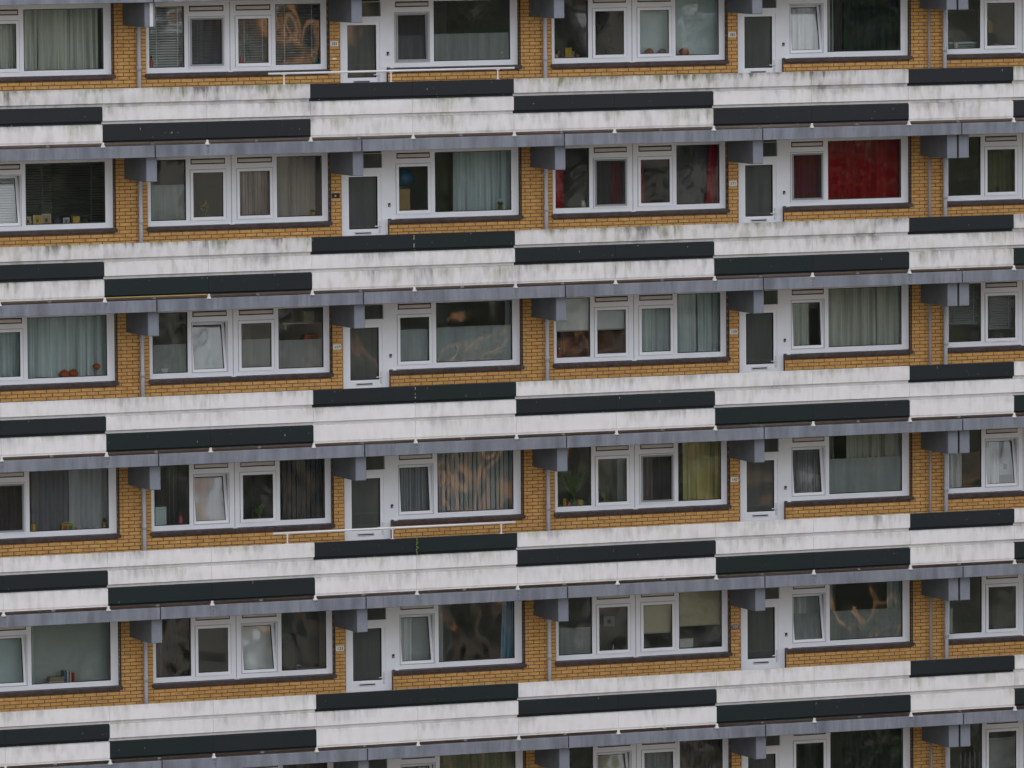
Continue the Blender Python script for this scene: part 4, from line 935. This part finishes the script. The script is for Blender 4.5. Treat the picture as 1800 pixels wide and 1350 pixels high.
curtain(4, 1, 'b', 0.80, 'b', 1.1, C_TEAL, 'pale curtain at the right of the wide pane right of the oval plate', wl=0.09, seed=43)
carton(4, 2, 'a1', 0.05, 'narrow white panel standing at the left of the right edge window', WHT, 0.10, 0.50, 0.03, 1.6, cat='panel')

# --- sixth row, cut by the bottom of the picture
curtain(5, 0, 'a1', 0.0, 'a2', 1.05, C_BROWN, 'brown curtain along the whole four light window at the bottom left', seed=44)
curtain(5, 0, 'b', 0.0, 'b', 1.08, cloth('curtain_sand', (0.33, 0.31, 0.21)), 'sand coloured curtain in the bottom row', wl=0.1, seed=45)
curtain(5, 0, 's', 0.0, 's', 1.2, C_BEIGE, 'beige curtain behind the sash at the bottom edge, left half', seed=46)
roller(5, 1, 's1', -0.1, 's1', 1.2, 0.25, BL_BEIGE, 'cream blind behind the tilted sash at the bottom edge', y=1.85)
curtain(5, 1, 's2', -0.1, 's2', 1.2, C_GREY, 'grey curtain behind the clear sash at the bottom edge', seed=47)
curtain(5, 1, 'a2', -0.05, 'a2', 1.1, C_BROWN, 'brown sheer curtain in the wide pane at the bottom edge', wl=0.09, seed=48)
curtain(5, 1, 's', -0.2, 's', 1.3, C_NIGHT, 'dark teal curtain behind the narrow sash at the bottom edge', seed=49)
curtain(5, 1, 'b', -0.05, 'b', 1.1, C_NIGHT, 'dark teal curtain in the wide pane at the bottom edge', wl=0.2, amp=0.045, seed=50)
o = thing(empty('kitchen_unit', (wx(2, 's1', 0.4, 2.2), 2.2, P(5)-1.038)), 'white kitchen unit behind the sash in the bottom right corner', 'cupboard'); bxp(o, 'carcass', (-0.35, 0.35, -0.2, 0.3, 0, 2.0), WHT); bxp(o, 'door', (-0.33, 0.33, -0.22, -0.202, 0.1, 1.95), WHT)
o = thing(empty('dining_chair', (wx(2, 'a1', 0.7, 2.0), 2.0, P(5)-1.038)), 'dark slatted dining chair in the bottom right corner window', 'chair')
for x in (-0.2, -0.1, 0.0, 0.1, 0.2): bxp(o, 'back_slat', (x-0.018, x+0.018, -0.01, 0.01, 0.46, 1.75), GREYP)
bxp(o, 'seat', (-0.22, 0.22, -0.02, 0.38, 0.42, 0.455), DKW)

# ------------------------------------------------------------------ what the panes mirror: ground, trees and a block across the way
mb = MB(); mb.quad(((-1500, -1500, GZ), (1500, -1500, GZ), (1500, 1500, GZ), (-1500, 1500, GZ)))
g = put('ground', mb.mesh('ground', mat('grass_ground', (0.066, 0.068, 0.058), 0.95, 0.35, 0.15))); g['kind'] = 'structure'
M_BARKD = mat('dark_bark', (0.05, 0.04, 0.03), 0.9, 0.3, 3.0); M_BARK = mat('orange_bark', (0.32, 0.18, 0.09), 0.85, 0.3, 3.0, 0.4, 12); M_LEAF = mat('dark_foliage', (0.030, 0.042, 0.018), 0.7, 0.6, 0.6)
def tree(x, y, h, seed, label, spread=5.6):
    leaves = 12000; r = random.Random(seed); o = empty('tall_tree', (x, y, GZ)); thing(o, label, 'tree', 'trees opposite the flats')
    mb = MB(); pts = [(r.uniform(-.2, .2), r.uniform(-.2, .2), h*t) for t in (0, .2, .4, .6, .8, 1)]
    mb.tube(pts, [0.55, 0.48, 0.40, 0.30, 0.18, 0.05], 9); tips = []
    for i in range(34):
        t = 0.25+0.72*i/34; a = i*2.4+r.uniform(-.4, .4); L = spread*(1.15-0.75*t)*r.uniform(0.7, 1.2); z = h*t
        d = Vector((math.cos(a), math.sin(a), r.uniform(0.5, 1.1))); p0 = Vector((0, 0, z)); p1 = p0+d*L*0.45+Vector((0, 0, .2)); p2 = p0+d*L
        mb.tube([p0, p1, p2], [0.16*(1.1-t)+0.03, 0.10*(1.1-t)+0.02, 0.015], 6); tips += [(p0+p1)/2, p1, (p1+p2)/2, p2]
        q = p1+Vector((r.uniform(-1, 1), r.uniform(-1, 1), r.uniform(.5, 1.4)))*L*0.3; mb.tube([p1, q], [0.05, 0.012], 5); tips.append(q)
    put('trunk', mb.mesh('trunk', M_BARKD, True), o)
    mb = MB()
    for i in range(leaves):
        c = r.choice(tips)+Vector((r.gauss(0, .55), r.gauss(0, .55), r.gauss(0, .5))); n_ = Vector((r.gauss(0, 1), r.gauss(0, 1), r.gauss(0, 1))).normalized(); a = n_.orthogonal().normalized()*r.uniform(.16, .34); b = n_.cross(a).normalized()*r.uniform(.12, .26)
        mb.quad((c-a, c-b*0.9, c+a, c+b*0.9))
    q = put('crown', mb.mesh('crown', M_LEAF), o)
TREES = ((13, -48, 47, 'dense dark tree nearest the left end of the tree row opposite the flats'), (19, -54, 49, 'tall dark tree behind the leftmost pair opposite the flats'),
         (25, -48, 48, 'broad dark tree behind the lower leafless tree'), (31, -56, 50, 'tallest dark tree in the row opposite the flats'), (37, -48, 47, 'dark tree behind the slender leafless tree'),
         (44, -56, 49, 'dark tree second from the right end of the tree row'), (52, -52, 48, 'dark tree at the right end of the tree row'))
for i, (x, y, h, lb) in enumerate(TREES): tree(x, y, h, 30+i, lb)
def bare_tree(x, y, h, fork, rad, seed, label):
    """leafless pale tree: a trunk that forks into thick limbs and twigs"""
    r = random.Random(seed); o = empty('bare_tree', (x, y, GZ)); thing(o, label, 'tree', 'trees opposite the flats')
    mb = MB(); mb.tube([(0, 0, 0), (0.15, 0, fork*0.4), (-0.1, 0.1, fork*0.75), (0, 0, fork)], [rad*1.9, rad*1.5, rad*1.15, rad], 9); put('trunk', mb.mesh('trunk', M_BARKD, True), o)
    def limb(p, d, L, rd, dep):
        pts = [p]
        for k in range(4):
            d = (d+Vector((r.gauss(0, .22), r.gauss(0, .2), r.gauss(0.03, .15)))).normalized(); pts.append(pts[-1]+d*L/4)
        lm.tube(pts, [rd, rd*.85, rd*.7, rd*.5, rd*.3], 6)
        if dep:
            for k in (2, 3, 4): limb(pts[k], (d+Vector((r.gauss(0, .7), r.gauss(0, .5), r.gauss(.1, .5)))).normalized(), L*.55, rd*.45, dep-1)
    for i in range(3):
        lm = MB(); a = i*2.1+r.random(); limb(Vector((0, 0, fork-0.1)), Vector((math.cos(a)*.7, math.sin(a)*.4, 1)).normalized(), h-fork, rad*.75, 2 if fork > 30 else 1)
        put('limb', lm.mesh('limb', M_BARK, True), o)
bare_tree(19.6, -38, 44.0, 36.5, 0.55, 5, 'tallest leafless tree with thick orange limbs, nearest the flats at the left')
bare_tree(24.0, -39, 29.8, 25.0, 0.50, 8, 'lower leafless tree with thick orange limbs between the tallest and the slender one')
bare_tree(34.2, -38, 27.5, 22.0, 0.24, 3, 'slender leafless tree at the right opposite the flats')

# a weed rooted in the joint of a dark board
o = thing(empty('weed', (6.01, -0.012, P(3)-0.30)), 'green weed growing up the joint of the dark board below the second handrail', 'weed')
mb = MB(); mb.tube([(0, 0, 0), (0.004, -0.006, 0.15), (-0.002, -0.006, 0.31)], 0.004, 5); put('stem', mb.mesh('stem', GRN), o)
mb = MB(); r_ = random.Random(4)
for i in range(26):
    z = r_.uniform(0.0, 0.31); sx = r_.choice((-1, 1)); c = Vector((0, -0.008, z)); t = c+Vector((sx*r_.uniform(0.012, 0.032), -0.012, r_.uniform(0.005, 0.03))); mb.quad((c, (c+t)/2+Vector((0, -0.004, 0.010)), t, (c+t)/2-Vector((0, 0.004, 0.010))))
put('leaves', mb.mesh('leaves', mat('weed_leaf', (0.16, 0.22, 0.04), 0.6, 0.3, 30)), o)
